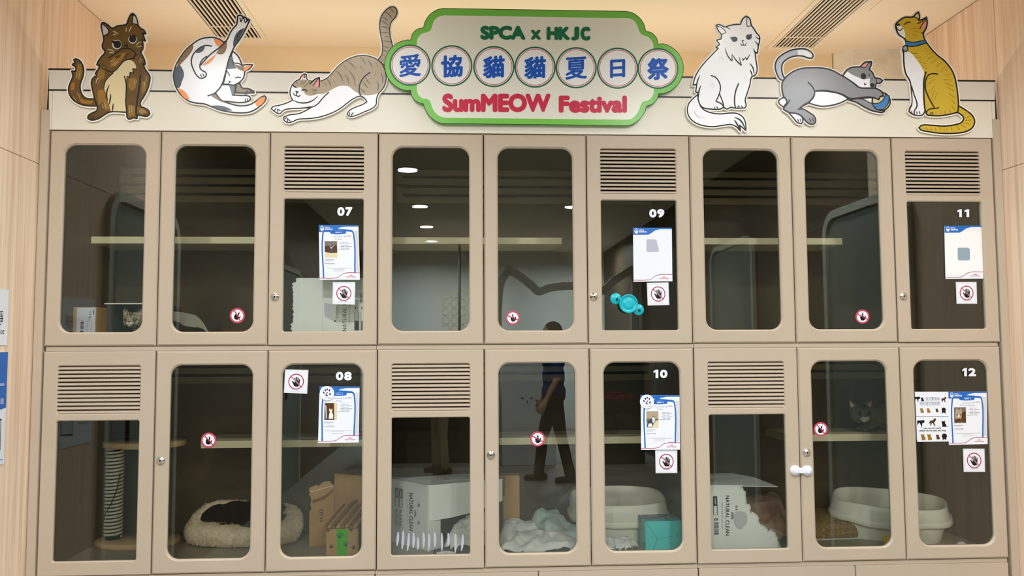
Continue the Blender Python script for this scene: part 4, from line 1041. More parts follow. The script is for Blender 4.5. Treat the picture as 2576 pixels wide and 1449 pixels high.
def touch_sticker(cx, cy, r, rot, label):
    """round red-rimmed sticker: barred pointing hand"""
    f = lambda u, v: at(cx + u * r, cy + v * r, 0.0113)
    a = Art(f, step=0.00012)
    a.base(circle(0, 0, 1.04, 40), 0.0008, 'red', 0, False)
    a.fill(circle(0, 0, 1.04, 40), 'red', False)
    a.stroke(circle(0, 0, 0.93, 40), 0.09, 'pink_line', True, False)
    a.fill(circle(0, 0, 0.80, 40), 'card', False)
    c, s_ = math.cos(rot), math.sin(rot)
    R = lambda pts: [(x * c - y * s_, x * s_ + y * c) for x, y in pts]
    fist = [(-0.36, 0.08), (-0.30, -0.10), (-0.12, -0.15), (0.0, -0.12), (0.02, -0.45), (0.09, -0.53), (0.16, -0.45), (0.17, -0.02), (0.28, 0.08), (0.42, -0.08), (0.50, -0.02), (0.42, 0.22), (0.24, 0.50), (-0.02, 0.58), (-0.26, 0.50)]
    a.stroke(R(circle(0.09, -0.46, 0.19, 18)), 0.035, 'greyline', True, False)
    a.fill(R(fist), 'black', True)
    a.stroke(R([(-0.60, -0.50), (0.60, 0.50)]), 0.14, 'red', sm=False)
    o = a.build('touch_sticker')
    return tag(o, label, 'sticker', 'round no-touch stickers on the glass')
touch_sticker(597, 794, 18.6, 0.35, 'round no-touch sticker low on the upper door, second door from the left')
touch_sticker(1290, 799.5, 17.2, -0.3, 'round no-touch sticker low on the upper door left of door 09')
touch_sticker(2169.5, 796.5, 17.4, -0.2, 'round no-touch sticker low on the upper door left of door 11')
touch_sticker(525, 1107.5, 18.8, 0.15, 'round no-touch sticker over the shelf end on the door left of door 08')
touch_sticker(1352.5, 1104, 18.4, -0.2, 'round no-touch sticker over the shelf on the door left of door 10')
touch_sticker(2064.5, 1079.5, 17.4, 0.15, 'round no-touch sticker over the shelf on the door left of door 12')

def crown(a, x, y, w, m):
    for i in range(5):
        uu = x + (i - 2) * w * 0.22; vv = y - w * 0.18 + abs(i - 2) * w * 0.07
        a.fill(circle(uu, vv, w * 0.07, 8), m, False)
    a.fill([(x - w * 0.38, y), (x - w * 0.42, y - w * 0.1), (x + w * 0.42, y - w * 0.1), (x + w * 0.38, y)], m, False)

def poster(corners, label, name=None, photo=None, price=None):
    f = quad_map(corners, 0.0085)
    a = Art(f, step=0.00003)
    a.base([(0, 0), (1, 0), (1, 1), (0, 1)], 0.0030, 'card', 0, False)
    if name:
        a.fill([(0.90, 0.1), (0.985, 0.1), (0.985, 0.85), (0.90, 0.85)], 'lightgrey', False)
        a.fill([(0.0, 0.1), (0.88, 0.1), (0.88, 0.97), (0.0, 0.97)], 'card', False)
        a.fill([(0.115, 0.985 - 0.03), (0.115, 0.135), (0.12, 0.13), (0.87, 0.13), (0.87, 0.95)], 'card', False)
        a.stroke([(0.10, 0.955), (0.10, 0.16), (0.12, 0.115), (0.20, 0.10), (0.74, 0.10), (0.85, 0.12), (0.875, 0.18), (0.88, 0.875)], 0.036, 'blue')
        a.fill([(0.27, 0.11), (0.69, 0.11), (0.67, 0.155), (0.64, 0.16), (0.32, 0.16), (0.29, 0.15)], 'blue')
        a.stroke([(0.42, 0.137), (0.53, 0.137)], 0.012, 'card', sm=False); a.fill(circle(0.575, 0.137, 0.01, 8), 'card', False)
        # head line
        a.stroke([(0.36, 0.215), (0.60, 0.215)], 0.008, 'greyline', sm=False)
        a.fill(circle(0.66, 0.198, 0.022, 12), 'blue', False); a.fill(circle(0.66, 0.192, 0.018, 12), 'card', False)
        a.stroke([(0.71, 0.192), (0.80, 0.192)], 0.007, 'greyline', sm=False); a.stroke([(0.71, 0.205), (0.82, 0.205)], 0.007, 'greyline', sm=False)
        wn = 0.022 * len(name)
        a.text(name, 0.49 - wn, 0.49 + wn, 0.27, 0.243, 'greyline', 0.0)
        # picture
        x0, x1, y0, y1 = 0.14, 0.45, 0.295, 0.595
        a.fill([(x0, y0), (x1, y0), (x1, y1), (x0, y1)], photo['bg'], False)
        for kind, pts, m in photo['draw']:
            a.fill([(x0 + (x1 - x0) * u, y0 + (y1 - y0) * v) for u, v in pts], m, kind == 's')
        for i in range(6):
            v = 0.315 + i * 0.0265
            a.stroke([(0.555 - (0.03 if i % 2 else 0) - (0.05 if i == 5 else 0), v), (0.64, v)], 0.007, 'greyline', sm=False)
            a.stroke([(0.665, v), (0.665 + (0.06, 0.14, 0.06, 0.16, 0.09, 0.08)[i], v)], 0.007, 'greyline', sm=False)
        a.stroke([(0.14, 0.635), (0.37, 0.635)], 0.008, 'greyline', sm=False); a.stroke([(0.14, 0.662), (0.30, 0.662)], 0.005, 'lightgrey', sm=False)
        a.stroke([(0.14, 0.705), (0.29, 0.705)], 0.008, 'greyline', sm=False)
        a.text('HK$', 0.30, 0.375, 0.7105, 0.698, 'cat_slate', 0.028)
        a.stroke([(0.17, 0.785), (0.80, 0.785)], 0.006, 'lightgrey', sm=False); a.stroke([(0.34, 0.803), (0.62, 0.803)], 0.006, 'lightgrey', sm=False); a.stroke([(0.34, 0.835), (0.62, 0.835)], 0.006, 'lightgrey', sm=False)
    else:
        a.fill([(0.02, 0.14), (0.97, 0.1), (0.97, 0.86), (0.02, 0.93)], photo['sheet'], False)
        q = photo['chip']
        a.fill(q, 'cat_steel' if False else photo['chipm'], False)
    # blue head band with the society's mark, red foot curve
    a.fill([(0, 0), (1, 0), (1, 0.028), (0.70, 0.028), (0.57, 0.05), (0.47, 0.10), (0.40, 0.128), (0.33, 0.132), (0, 0.132)] if not name else [(0, 0), (1, 0), (1, 0.022), (0.66, 0.025), (0.52, 0.045), (0.43, 0.09), (0.385, 0.118), (0.33, 0.125), (0, 0.125)], 'blue', False)
    a.stroke(circle(0.085, 0.062, 0.042, 22), 0.012, 'card', True, False)
    a.fill([(0.05, 0.075), (0.07, 0.06), (0.085, 0.048), (0.105, 0.062), (0.122, 0.07), (0.105, 0.092), (0.075, 0.095)], 'card', False)
    a.text('SPCA', 0.155, 0.285, 0.056, 0.033, 'card', 0.028)
    a.text('愛護動物協會', 0.155, 0.35, 0.088, 0.066, 'card', 0.02)
    a.fill([(0, 0.985), (0, 0.974), (0.36, 0.974), (0.45, 0.962), (0.56, 0.905), (0.66, 0.88), (1, 0.878), (1, 1), (0, 1)], 'card', False)
    a.stroke([(0.003, 0.970), (0.36, 0.970), (0.45, 0.958), (0.56, 0.901), (0.66, 0.876), (0.997, 0.874)], 0.010, 'red')
    crown(a, 0.785, 0.926, 0.085, 'sign_red')
    a.text('ROYAL CANIN', 0.665, 0.905, 0.957, 0.937, 'sign_red', 0.028)
    o = a.build('adoption_poster')
    return tag(o, label, 'poster', 'adoption posters on the glass')

def catpic(dx, dy, s, m, flip=1):
    base = [(-0.30, 0.5), (-0.32, 0.2), (-0.2, -0.05), (-0.13, -0.15), (-0.2, -0.3), (-0.17, -0.52), (-0.05, -0.36), (0.08, -0.36), (0.17, -0.52), (0.2, -0.28), (0.12, -0.14), (0.2, 0.1), (0.24, 0.5)]
    return ('s', [(dx + flip * x * s, dy + y * s) for x, y in base], m)
poster([(802, 566), (901.5, 566.5), (905.5, 704), (804, 704)], 'cat adoption poster with a dark photo on door 07', 'Cleo',
       {'bg': 'cat_dkbrown', 'draw': [('p', [(0, 0), (1, 0), (1, 0.25), (0, 0.3)], 'cat_stripe'), ('p', [(0, 0.66), (0.5, 0.72), (1, 0.70), (1, 1), (0, 1)], 'cat_cream'), catpic(0.55, 0.45, 0.45, 'cat_slate'), ('p', [(0.40, 0.18), (0.47, 0.33), (0.43, 0.36)], 'lightgrey'), ('p', [(0.77, 0.22), (0.62, 0.34), (0.66, 0.37)], 'lightgrey'), ('s', [(0.46, 0.36), (0.62, 0.36), (0.56, 0.45), (0.50, 0.44)], 'lightgrey')]})
poster([(1592.5, 573), (1690, 573), (1691.5, 707.5), (1594, 709)], 'blank poster holder with a grey rounded square on door 09', None,
       {'sheet': 'card', 'chip': [(0.34, 0.225), (0.36, 0.215), (0.55, 0.215), (0.60, 0.23), (0.66, 0.42), (0.65, 0.45), (0.37, 0.455), (0.34, 0.43)], 'chipm': 'cat_ltgrey'})
poster([(2376, 568), (2472.5, 567.5), (2473.5, 701), (2379, 701.5)], 'blank poster holder with a dark grey rounded square on door 11', None,
       {'sheet': 'white', 'chip': [(0.33, 0.43), (0.36, 0.415), (0.60, 0.415), (0.65, 0.44), (0.655, 0.63), (0.63, 0.655), (0.36, 0.655), (0.33, 0.63)], 'chipm': 'cat_steel'})
poster([(804, 972), (904.5, 972.5), (902.5, 1113), (800, 1114)], 'cat adoption poster with a white kitten photo on door 08', 'Ally',
       {'bg': 'cat_dkbrown', 'draw': [('p', [(0.74, 0), (1, 0), (1, 1), (0.80, 1)], 'cat_cream'), ('p', [(0.04, 0.1), (0.14, 0.2), (0.2, 0.9), (0.12, 0.95)], 'lightgrey'), catpic(0.50, 0.62, 0.62, 'white', -1), ('s', [(0.44, 0.42), (0.50, 0.36), (0.62, 0.38), (0.64, 0.5), (0.5, 0.56)], 'cat_cream')]})
poster([(1612, 994), (1709.5, 994.5), (1710.5, 1131), (1613, 1131.5)], 'cat adoption poster with a black and white kitten photo on door 10', 'Abby',
       {'bg': 'cat_stripe', 'draw': [('p', [(0, 0), (1, 0), (1, 0.45), (0, 0.45)], 'cat_taupe'), ('p', [(0, 0.7), (1, 0.55), (1, 1), (0, 1)], 'cat_cream'), ('s', [(0.02, 0.98), (0.08, 0.7), (0.3, 0.5), (0.55, 0.45), (0.6, 0.7), (0.5, 0.98)], 'cat_slate'), catpic(0.62, 0.48, 0.4, 'cat_slate'), ('s', [(0.5, 0.4), (0.64, 0.36), (0.7, 0.5), (0.62, 0.66), (0.5, 0.7)], 'white'), ('s', [(0.1, 0.95), (0.2, 0.75), (0.45, 0.75), (0.5, 0.95)], 'white')]})
poster([(2385.5, 985.5), (2482, 985), (2484, 1117), (2387.5, 1119)], 'cat adoption poster with a brown tabby photo on door 12', 'Charlotte',
       {'bg': 'cat_stripe', 'draw': [('s', [(0.1, 0.7), (0.1, 0.35), (0.2, 0.05), (0.4, 0.2), (0.6, 0.05), (0.68, 0.5), (0.5, 0.75)], 'cat_taupe'), ('p', [(0.65, 0.35), (0.98, 0.25), (0.98, 0.95), (0.6, 0.9)], 'cat_dkbrown'), ('s', [(0.2, 0.45), (0.3, 0.42), (0.32, 0.5), (0.2, 0.52)], 'cat_dkbrown'), ('s', [(0.48, 0.45), (0.58, 0.42), (0.6, 0.5), (0.5, 0.52)], 'cat_dkbrown'), ('s', [(0.34, 0.45), (0.42, 0.45), (0.46, 0.6), (0.32, 0.6)], 'card'), ('s', [(0.1, 0.75), (0.5, 0.7), (0.6, 0.9), (0.1, 0.95)], 'cat_dkbrown')]})

def paw_badge(cx, cy, r, label):
    f = lambda u, v: at(cx + u * r, cy + v * r, 0.0045)
    a = Art(f, step=0.00012)
    a.base(circle(0, 0, 1, 36), 0.0011, 'card', 0, False)
    a.fill(circle(0, 0, 1, 36), 'card', False)
    nv = 'cat_navy'
    for x, y, q in ((-0.43, -0.10, -0.5), (-0.24, -0.42, -0.25), (0.02, -0.55, 0.0), (0.34, -0.42, 0.25), (0.42, 0.10, 0.25)):
        a.fill(circle(x, y, 0.10, 14, 0.17, q), nv, False)
    a.stroke([(0.12, 0.30), (-0.06, 0.34), (-0.16, 0.20), (-0.04, 0.08), (0.02, -0.06), (0.12, -0.10)], 0.11, nv)
    a.stroke([(-0.34, 0.72), (0.1, 0.60), (0.6, 0.40)], 0.035, 'lightgrey'); a.stroke([(0.2, 0.74), (0.5, 0.62)], 0.05, 'greyline')
    return tag(a.build('paw_badge'), label, 'badge', 'round paw badges on the posters')
M['cat_navy'] = mat('navy_print', (52, 36, 110), 0.4, 0.3)
paw_badge(822.5, 989.5, 18.3, 'round white paw badge stuck on the corner of the poster on door 08')
paw_badge(1627.5, 1010.5, 17.6, 'round white paw badge stuck on the corner of the poster on door 10')

# paper with black cats beside the poster on door 12: two cards one above the other
def nervous_card(c, label, eng):
    f = quad_map(c, 0.0112)
    a = Art(f, step=0.0001)
    a.base([(0, 0), (1, 0), (1, 1), (0, 1)], 0.0008, 'card', 0, False)
    def walk(x, y, s):   # arched black cat walking
        a.fill([(x + u * s, y + v * s * 1.3) for u, v in [(-0.5, -0.3), (0.42, -0.36), (0.5, -0.2), (0.46, 0.0), (0.2, 0.05), (0.1, 0.6), (-0.02, 0.62), (0.02, 0.4), (-0.18, 0.0), (-0.38, 0.12), (-0.42, 0.35), (-0.5, 0.3)]], 'black', False)
    def arch(x, y, s, m='black'):
        a.fill([(x + u * s, y + v * s * 1.3) for u, v in [(-0.45, 0.1), (-0.3, -0.2), (0.05, -0.25), (0.2, -0.45), (0.42, -0.5), (0.45, -0.25), (0.3, -0.1), (0.2, 0.1), (0.35, 0.45), (0.22, 0.5), (0.05, 0.15), (-0.1, 0.1), (-0.22, 0.45), (-0.32, 0.4), (-0.28, 0.12), (-0.42, 0.2)]], m, False)
    def sit(x, y, s, m):
        a.fill([(x + u * s, y + v * s * 1.3) for u, v in [(-0.3, -0.5), (-0.15, -0.35), (0.1, -0.35), (0.25, -0.5), (0.2, -0.1), (0.4, 0.2), (0.4, 0.5), (-0.25, 0.5), (-0.2, 0.1), (-0.3, -0.1)]], m, False)
    if eng:
        walk(0.14, 0.24, 0.23); arch(0.50, 0.22, 0.24, 'cat_dkbrown'); sit(0.84, 0.28, 0.2, 'black'); a.stroke([(0.86, 0.40), (0.97, 0.39)], 0.02, 'black', sm=False)
        a.text('I get nervous easily', 0.20, 0.76, 0.475, 0.425, 'cat_slate', 0.028); a.text('please do not stay too long', 0.08, 0.90, 0.575, 0.525, 'cat_slate', 0.028)
        yy, s_ = 0.80, 0.19
    else:
        walk(0.07, 0.28, 0.17); sit(0.21, 0.30, 0.13, 'black'); arch(0.86, 0.32, 0.18, 'cat_dkbrown')
        a.text('我好驚青㗎', 0.31, 0.74, 0.35, 0.24, 'greyline', 0.012); a.text('唔好望住我咁耐', 0.13, 0.74, 0.54, 0.42, 'greyline', 0.012)
        yy, s_ = 0.75, 0.15
    for x, m in ((0.18, 'cat_brown2'), (0.38, 'cat_amber'), (0.64, 'cat_dkbrown')): sit(x, yy, s_ * (0.8 if x > 0.6 else 1), m)
    a.fill(circle(0.85, yy - 0.02, s_ * 0.42, 18, s_ * 0.55), 'black', False); a.fill([(0.80, yy + 0.03), (0.90, yy + 0.03), (0.91, yy + 0.12), (0.88, yy + 0.12), (0.85, yy + 0.08), (0.82, yy + 0.12), (0.79, yy + 0.12)], 'black', False)
    return tag(a.build('cat_notice'), label, 'notice', 'white cat notices on door 12')
nervous_card([(2301.5, 985.5), (2385, 985.5), (2386.5, 1047), (2304.5, 1047.5)], 'white notice with Chinese text and cat drawings, upper one left of the door 12 poster', False)
nervous_card([(2304.5, 1048.5), (2386.5, 1048), (2387.5, 1110.5), (2307.5, 1111.5)], 'white notice with English text and black cats, lower one left of the door 12 poster', True)

# teal suction bowl with two suction cups
t = thing('suction_bowl', 'teal suction bowl with two round suckers on door 09', 'pet bowl', at(1581, 763, 0.01))
def disc(cx, cy, r, prof, name, m, parent, y):
    c = at(cx, cy, y); g = MB(); sc = r * 3.56 / F
    g.lathe([(a * sc, b) for a, b in prof], (c.x, c.y, c.z), m, 36, 'y')
    return g.build(name, parent)
disc(1581, 764, 23.2, [(1.0, -0.002), (1.03, 0.002), (1.0, 0.006), (0.9, 0.0065), (0.86, 0.003), (0.80, 0.001), (0.55, 0.0005), (0.50, 0.0035), (0.40, 0.0042), (0.2, 0.0042), (0.001, 0.0038)], 'bowl', 'teal_rubber', t, -0.012)
for cx, cy in ((1549, 751.5), (1605.5, 779)):
    c = disc(cx, cy, 14.2, [(1.0, 0.0), (1.0, 0.003), (0.88, 0.004), (0.6, 0.0075), (0.3, 0.009), (0.001, 0.0092)], 'suction_cup', 'teal_rubber', t, 0.0105)
    p = at(cx + 3.0, cy + 1.8, 0.0); g = MB()
    for q in (0.6, -0.9):
        T = Matrix.Translation(p) @ Matrix.Rotation(q, 4, 'Y')
        g.box(-0.0062, 0.0062, -0.0012, 0.0022, -0.0014, 0.0014, 'dark', T)
    g.build('cross_slot', c)

# white child lock bridging two lower doors
t = thing('child_lock', 'white plastic child lock bridging two lower doors', 'safety lock', at(2015, 1183, -0.01))
pa, pb = at(2000, 1183, 0), at(2030, 1183.5, 0)
g = MB(); pm = (pa + pb) / 2
g.bbox(pa.x, pb.x, -0.013, -0.003, pm.z - 0.012, pm.z + 0.012, 'card', 0.003); g.build('strap', t)
for p in (pa, pb):
    g = MB(); g.lathe([(0.0215, 0.0), (0.022, 0.006), (0.020, 0.010), (0.014, 0.0105), (0.0135, 0.014), (0.011, 0.0155), (0.001, 0.016)], (p.x, 0.0, p.z), 'card', 28, 'y'); g.build('adhesive_pad', t)

# frosted claw marks on the glass of the lower louvred door, and tape tabs
a = Art(lambda u, v: at(970 + u / 5.796, 1160 + v / 5.796, 0.0123), step=0.0001)
for q in ([(186, 1030), (178, 1130), (166, 1235)], [(258, 1015), (252, 1150), (240, 1285)], [(340, 1048), (334, 1180), (318, 1308)], [(408, 1045), (410, 1160), (402, 1265)], [(472, 1110), (474, 1200), (468, 1290)], [(552, 1040), (558, 1150), (552, 1265)],
          [(630, 1060), (634, 1170), (628, 1290)], [(712, 1035), (722, 1140), (716, 1250)], [(818, 1045), (822, 1180), (820, 1305)], [(912, 1045), (920, 1130), (914, 1240)], [(1018, 1058), (1020, 1190), (1016, 1330)], [(1128, 1070), (1122, 1190), (1106, 1305)]):
    a.stroke(q, 38, 'claw', taper=True, newlay=False)
a.build('claw_decal', DOORS[('lower', 3)])

# paper notices on the left wood wall
def wall_notice(y0, y1, z0, z1, label, art):
    f = lambda u, v: Vector((XL + 0.003, y0 + (y1 - y0) * u, z1 + (z0 - z1) * v))
    a = Art(f, (1, 0, 0), 0.0001)
    a.base([(0, 0), (1, 0), (1, 1), (0, 1)], 0.0022, 'card', 0, False)
    art(a)
    return tag(a.build('wall_notice'), label, 'notice', 'paper notices on the left wood wall')
def quiet(a):
    a.text('請保持安靜', 0.18, 0.90, 0.62, 0.42, 'black', 0.015); a.text('Please Keep Quiet', 0.14, 0.93, 0.80, 0.70, 'black', 0.01)
def blue_sheet(a):
    a.fill([(0, 0), (1, 0), (1, 0.50), (0.0, 0.60)], 'blue', False)
    a.text('Latest Updates', 0.45, 0.95, 0.30, 0.27, 'card', 0.01)
    a.text('最新消息', 0.6, 0.95, 0.46, 0.42, 'card', 0.01)
    for i in range(4): a.stroke([(0.12, 0.68 + i * 0.035), (0.42, 0.665 + i * 0.035)], 0.012, 'greyline', sm=False)
    a.fill([(0.58, 0.62), (0.90, 0.60), (0.90, 0.86), (0.58, 0.88)], 'lightgrey', False); a.stroke([(0.58, 0.62), (0.90, 0.60), (0.90, 0.86), (0.58, 0.88)], 0.02, 'cat_slate', True, False)
    a.text('www.', 0.86, 0.97, 0.965, 0.945, 'blue', 0.0)
wall_notice(-0.53, -0.200, CZ + 0.008, CZ + 0.222, 'white quiet notice on the left wood wall, upper one at the frame edge', quiet)
wall_notice(-0.53, -0.192, CZ - 0.445, CZ - 0.018, 'blue and white notice on the left wood wall, lower one at the frame edge', blue_sheet)

# ------------------------------------------------------------------ things inside the cabinets
def carton_face(a, u0, u1, v0, v1, scale=1.0, down=True, second=True):
    """printing of the white cat litter carton; text runs along v. u grows towards the picture of the text's top"""
    pass

def torn(p, q, n, amp, seed):
    """ragged line from p to q in 2d"""
    r = random.Random(seed); out = []
    d = Vector((q[0] - p[0], q[1] - p[1])); nn = Vector((-d.y, d.x)).normalized()
    for i in range(n + 1):
        t = i / n
        k = (r.random() - 0.5) * 2 * amp * (1 if 0 < i < n else 0)
        out.append((p[0] + d.x * t + nn.x * k, p[1] + d.y * t + nn.y * k))
    return out

# --- cabinet 07: white carton with a chewed left edge, label printed upwards
yb = 0.12
t = thing('litter_carton', 'white litter carton with a chewed left edge behind door 07', 'cardboard box', (1.13, 0.22, FLU))
f7 = lambda u, v: at(680 + u / 9.056, 690 + v / 9.056, yb)
edge = [(625, 84), (585, 110), (598, 150), (580, 185), (500, 205), (512, 240), (528, 265), (500, 300), (520, 330), (512, 370), (535, 410), (515, 455), (528, 500), (525, 560), (530, 640), (512, 700), (535, 740), (508, 770), (530, 820), (545, 860), (515, 915), (535, 960), (520, 1030), (525, 1090), (462, 1150), (495, 1180), (470, 1240), (505, 1290), (510, 1380)]
a = Art(f7, step=0.00012)
a.base(edge + [(2240, 1380), (2240, 92)], 0.004, 'white_carton', 0, False)
a.build('front_panel', t)
e = Art(f7, step=0.0004); e.stroke(edge, 16, 'paper_edge', sm=False); e.build('torn_edge', t)
a = Art(f7, step=0.00012); a.lay = 3
a.stroke([(1190, 100), (1195, 1300)], 6, 'lightgrey', sm=False)
a.fill([(1225, 700), (1240, 650), (1500, 690), (1550, 760), (1545, 1000), (1420, 1060), (1230, 960)], 'lightgrey', False)
a.text('NATURAL CLEAN', 1300, 330, 1735, 1645, 'black', 0.012, 1)
a.text('clean living for your pets', 1140, 560, 1815, 1775, 'greyline', 0.0, 1)
for x in (1968, 2115):
    a.stroke([(x - 48, 860), (x - 48, 1275), (x + 48, 1275), (x + 48, 860)], 9, 'black', True, False)
    a.fill([(x - 46, 1060), (x + 46, 1060), (x + 46, 1272), (x - 46, 1272)], 'black', False)
    a.stroke([(x - 30, 745), (x - 30, 790)], 22, 'black', sm=False); a.stroke([(x + 10, 745), (x + 10, 770)], 16, 'greyline', sm=False)
for i in range(14): a.stroke([(2040, 430 + i * 17), (2120, 430 + i * 17)], 5 + (i * 7) % 6, 'black', sm=False)
a.stroke(circle(1474, 1062, 16, 12), 12, 'black', True, False)
a.build('carton_print', t)
pt_ = [f7(625, 84), f7(2240, 92)]
g = MB()
x0, x1 = pt_[0].x + 0.004, 1.325
zt = pt_[0].z
g.box(x0, x1, yb + 0.004, 0.36, zt - 0.004, zt - 0.0005, 'white_carton')
g.box(x0, x1, 0.357, 0.36, FLU, zt - 0.004, 'white_carton'); g.box(x1 - 0.004, x1, yb + 0.004, 0.357, FLU, zt - 0.004, 'white_carton'); g.box(x0, x1 - 0.004, yb + 0.004, 0.357, FLU, FLU + 0.003, 'white_carton')
g.build('carton_body', t)

# --- upper left: small labelled carton, grey hideaway box with a kitten, white hooded house, dark cushion
t = thing('parcel', 'small brown carton with a white shipping label, lower left corner of the upper left cabinet', 'cardboard box', (0.11, 0.25, FLU))
p0, p1 = at(194, 776, 0.20), at(242.5, 776, 0.20)
zt = at(242, 772, 0.2).z
g = MB(); g.bbox(p0.x - 0.02, p1.x, 0.20, 0.40, FLU, zt, 'kraft', 0.002); g.build('carton', t)
f = lambda u, v: Vector((p0.x + (p1.x - p0.x) * u, 0.1995, zt - 0.004 - (zt - FLU - 0.004) * v))
a = Art(f, step=0.0001); a.fill([(0, 0), (0.97, 0), (0.97, 0.9), (0, 0.9)], 'card', False)
for i in range(11): a.stroke([(0.22, 0.38 + i * 0.042), (0.36, 0.38 + i * 0.042)], 0.012 + 0.012 * (i * 5 % 3), 'black', sm=False)
a.stroke([(0.88, 0.07), (0.88, 0.18)], 0.04, 'black', sm=False)
for i in range(3): a.stroke([(0.66, 0.12 + i * 0.07), (0.74, 0.12 + i * 0.07)], 0.03, 'greyline', sm=False)
a.stroke([(0.60, 0.85), (0.55, 0.5), (0.66, 0.28), (0.76, 0.4), (0.74, 0.75)], 0.05, 'lightgrey')
a.build('shipping_label', t)
M['slate_box'] = mat('dark_grey_board', (72, 76, 76), 0.8, 0.1)
t = thing('hideaway_box', 'dark grey open box with a kitten inside, upper left cabinet', 'cat house', (0.36, 0.42, FLU))
h0, h1 = at(270, 770, 0.30).x, at(398, 770, 0.30).x
zt = at(320, 766, 0.30).z
g = MB()
g.box(h0, h0 + 0.004, 0.30, 0.60, FLU, zt, 'slate_box'); g.box(h1 - 0.004, h1, 0.30, 0.60, FLU, zt, 'slate_box')
g.box(h0 + 0.004, h1 - 0.004, 0.596, 0.60, FLU, zt, 'slate_box'); g.box(h0 + 0.004, h1 - 0.004, 0.30, 0.596, FLU, FLU + 0.003, 'slate_box')
g.box(h0, h1, 0.30, 0.60, zt, zt + 0.003, 'slate_box')
g.build('box', t)
g = MB(); g.box(h0 - 0.01, h1 - 0.05, 0.292, 0.299, zt + 0.001, zt + 0.006, 'paper_edge'); g.build('lid_edge', t)

M['tabby'] = fur_mat('grey_tabby_fur', (184, 174, 148), (118, 106, 84), 34)
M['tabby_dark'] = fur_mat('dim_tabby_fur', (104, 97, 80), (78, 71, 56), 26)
M['ear_pink'] = mat('inner_ear', (196, 168, 150), 0.8, 0.1)
M['eye'] = mat('amber_eye', (150, 142, 100), 0.1, 0.6)
M['muzzle'] = mat('pale_muzzle_fur', (206, 196, 176), 0.9, 0.1)
M['stripe'] = mat('dark_fur_stripe', (44, 38, 30), 0.9, 0.1)
M['nose'] = mat('dark_nose', (92, 62, 54), 0.5, 0.3)

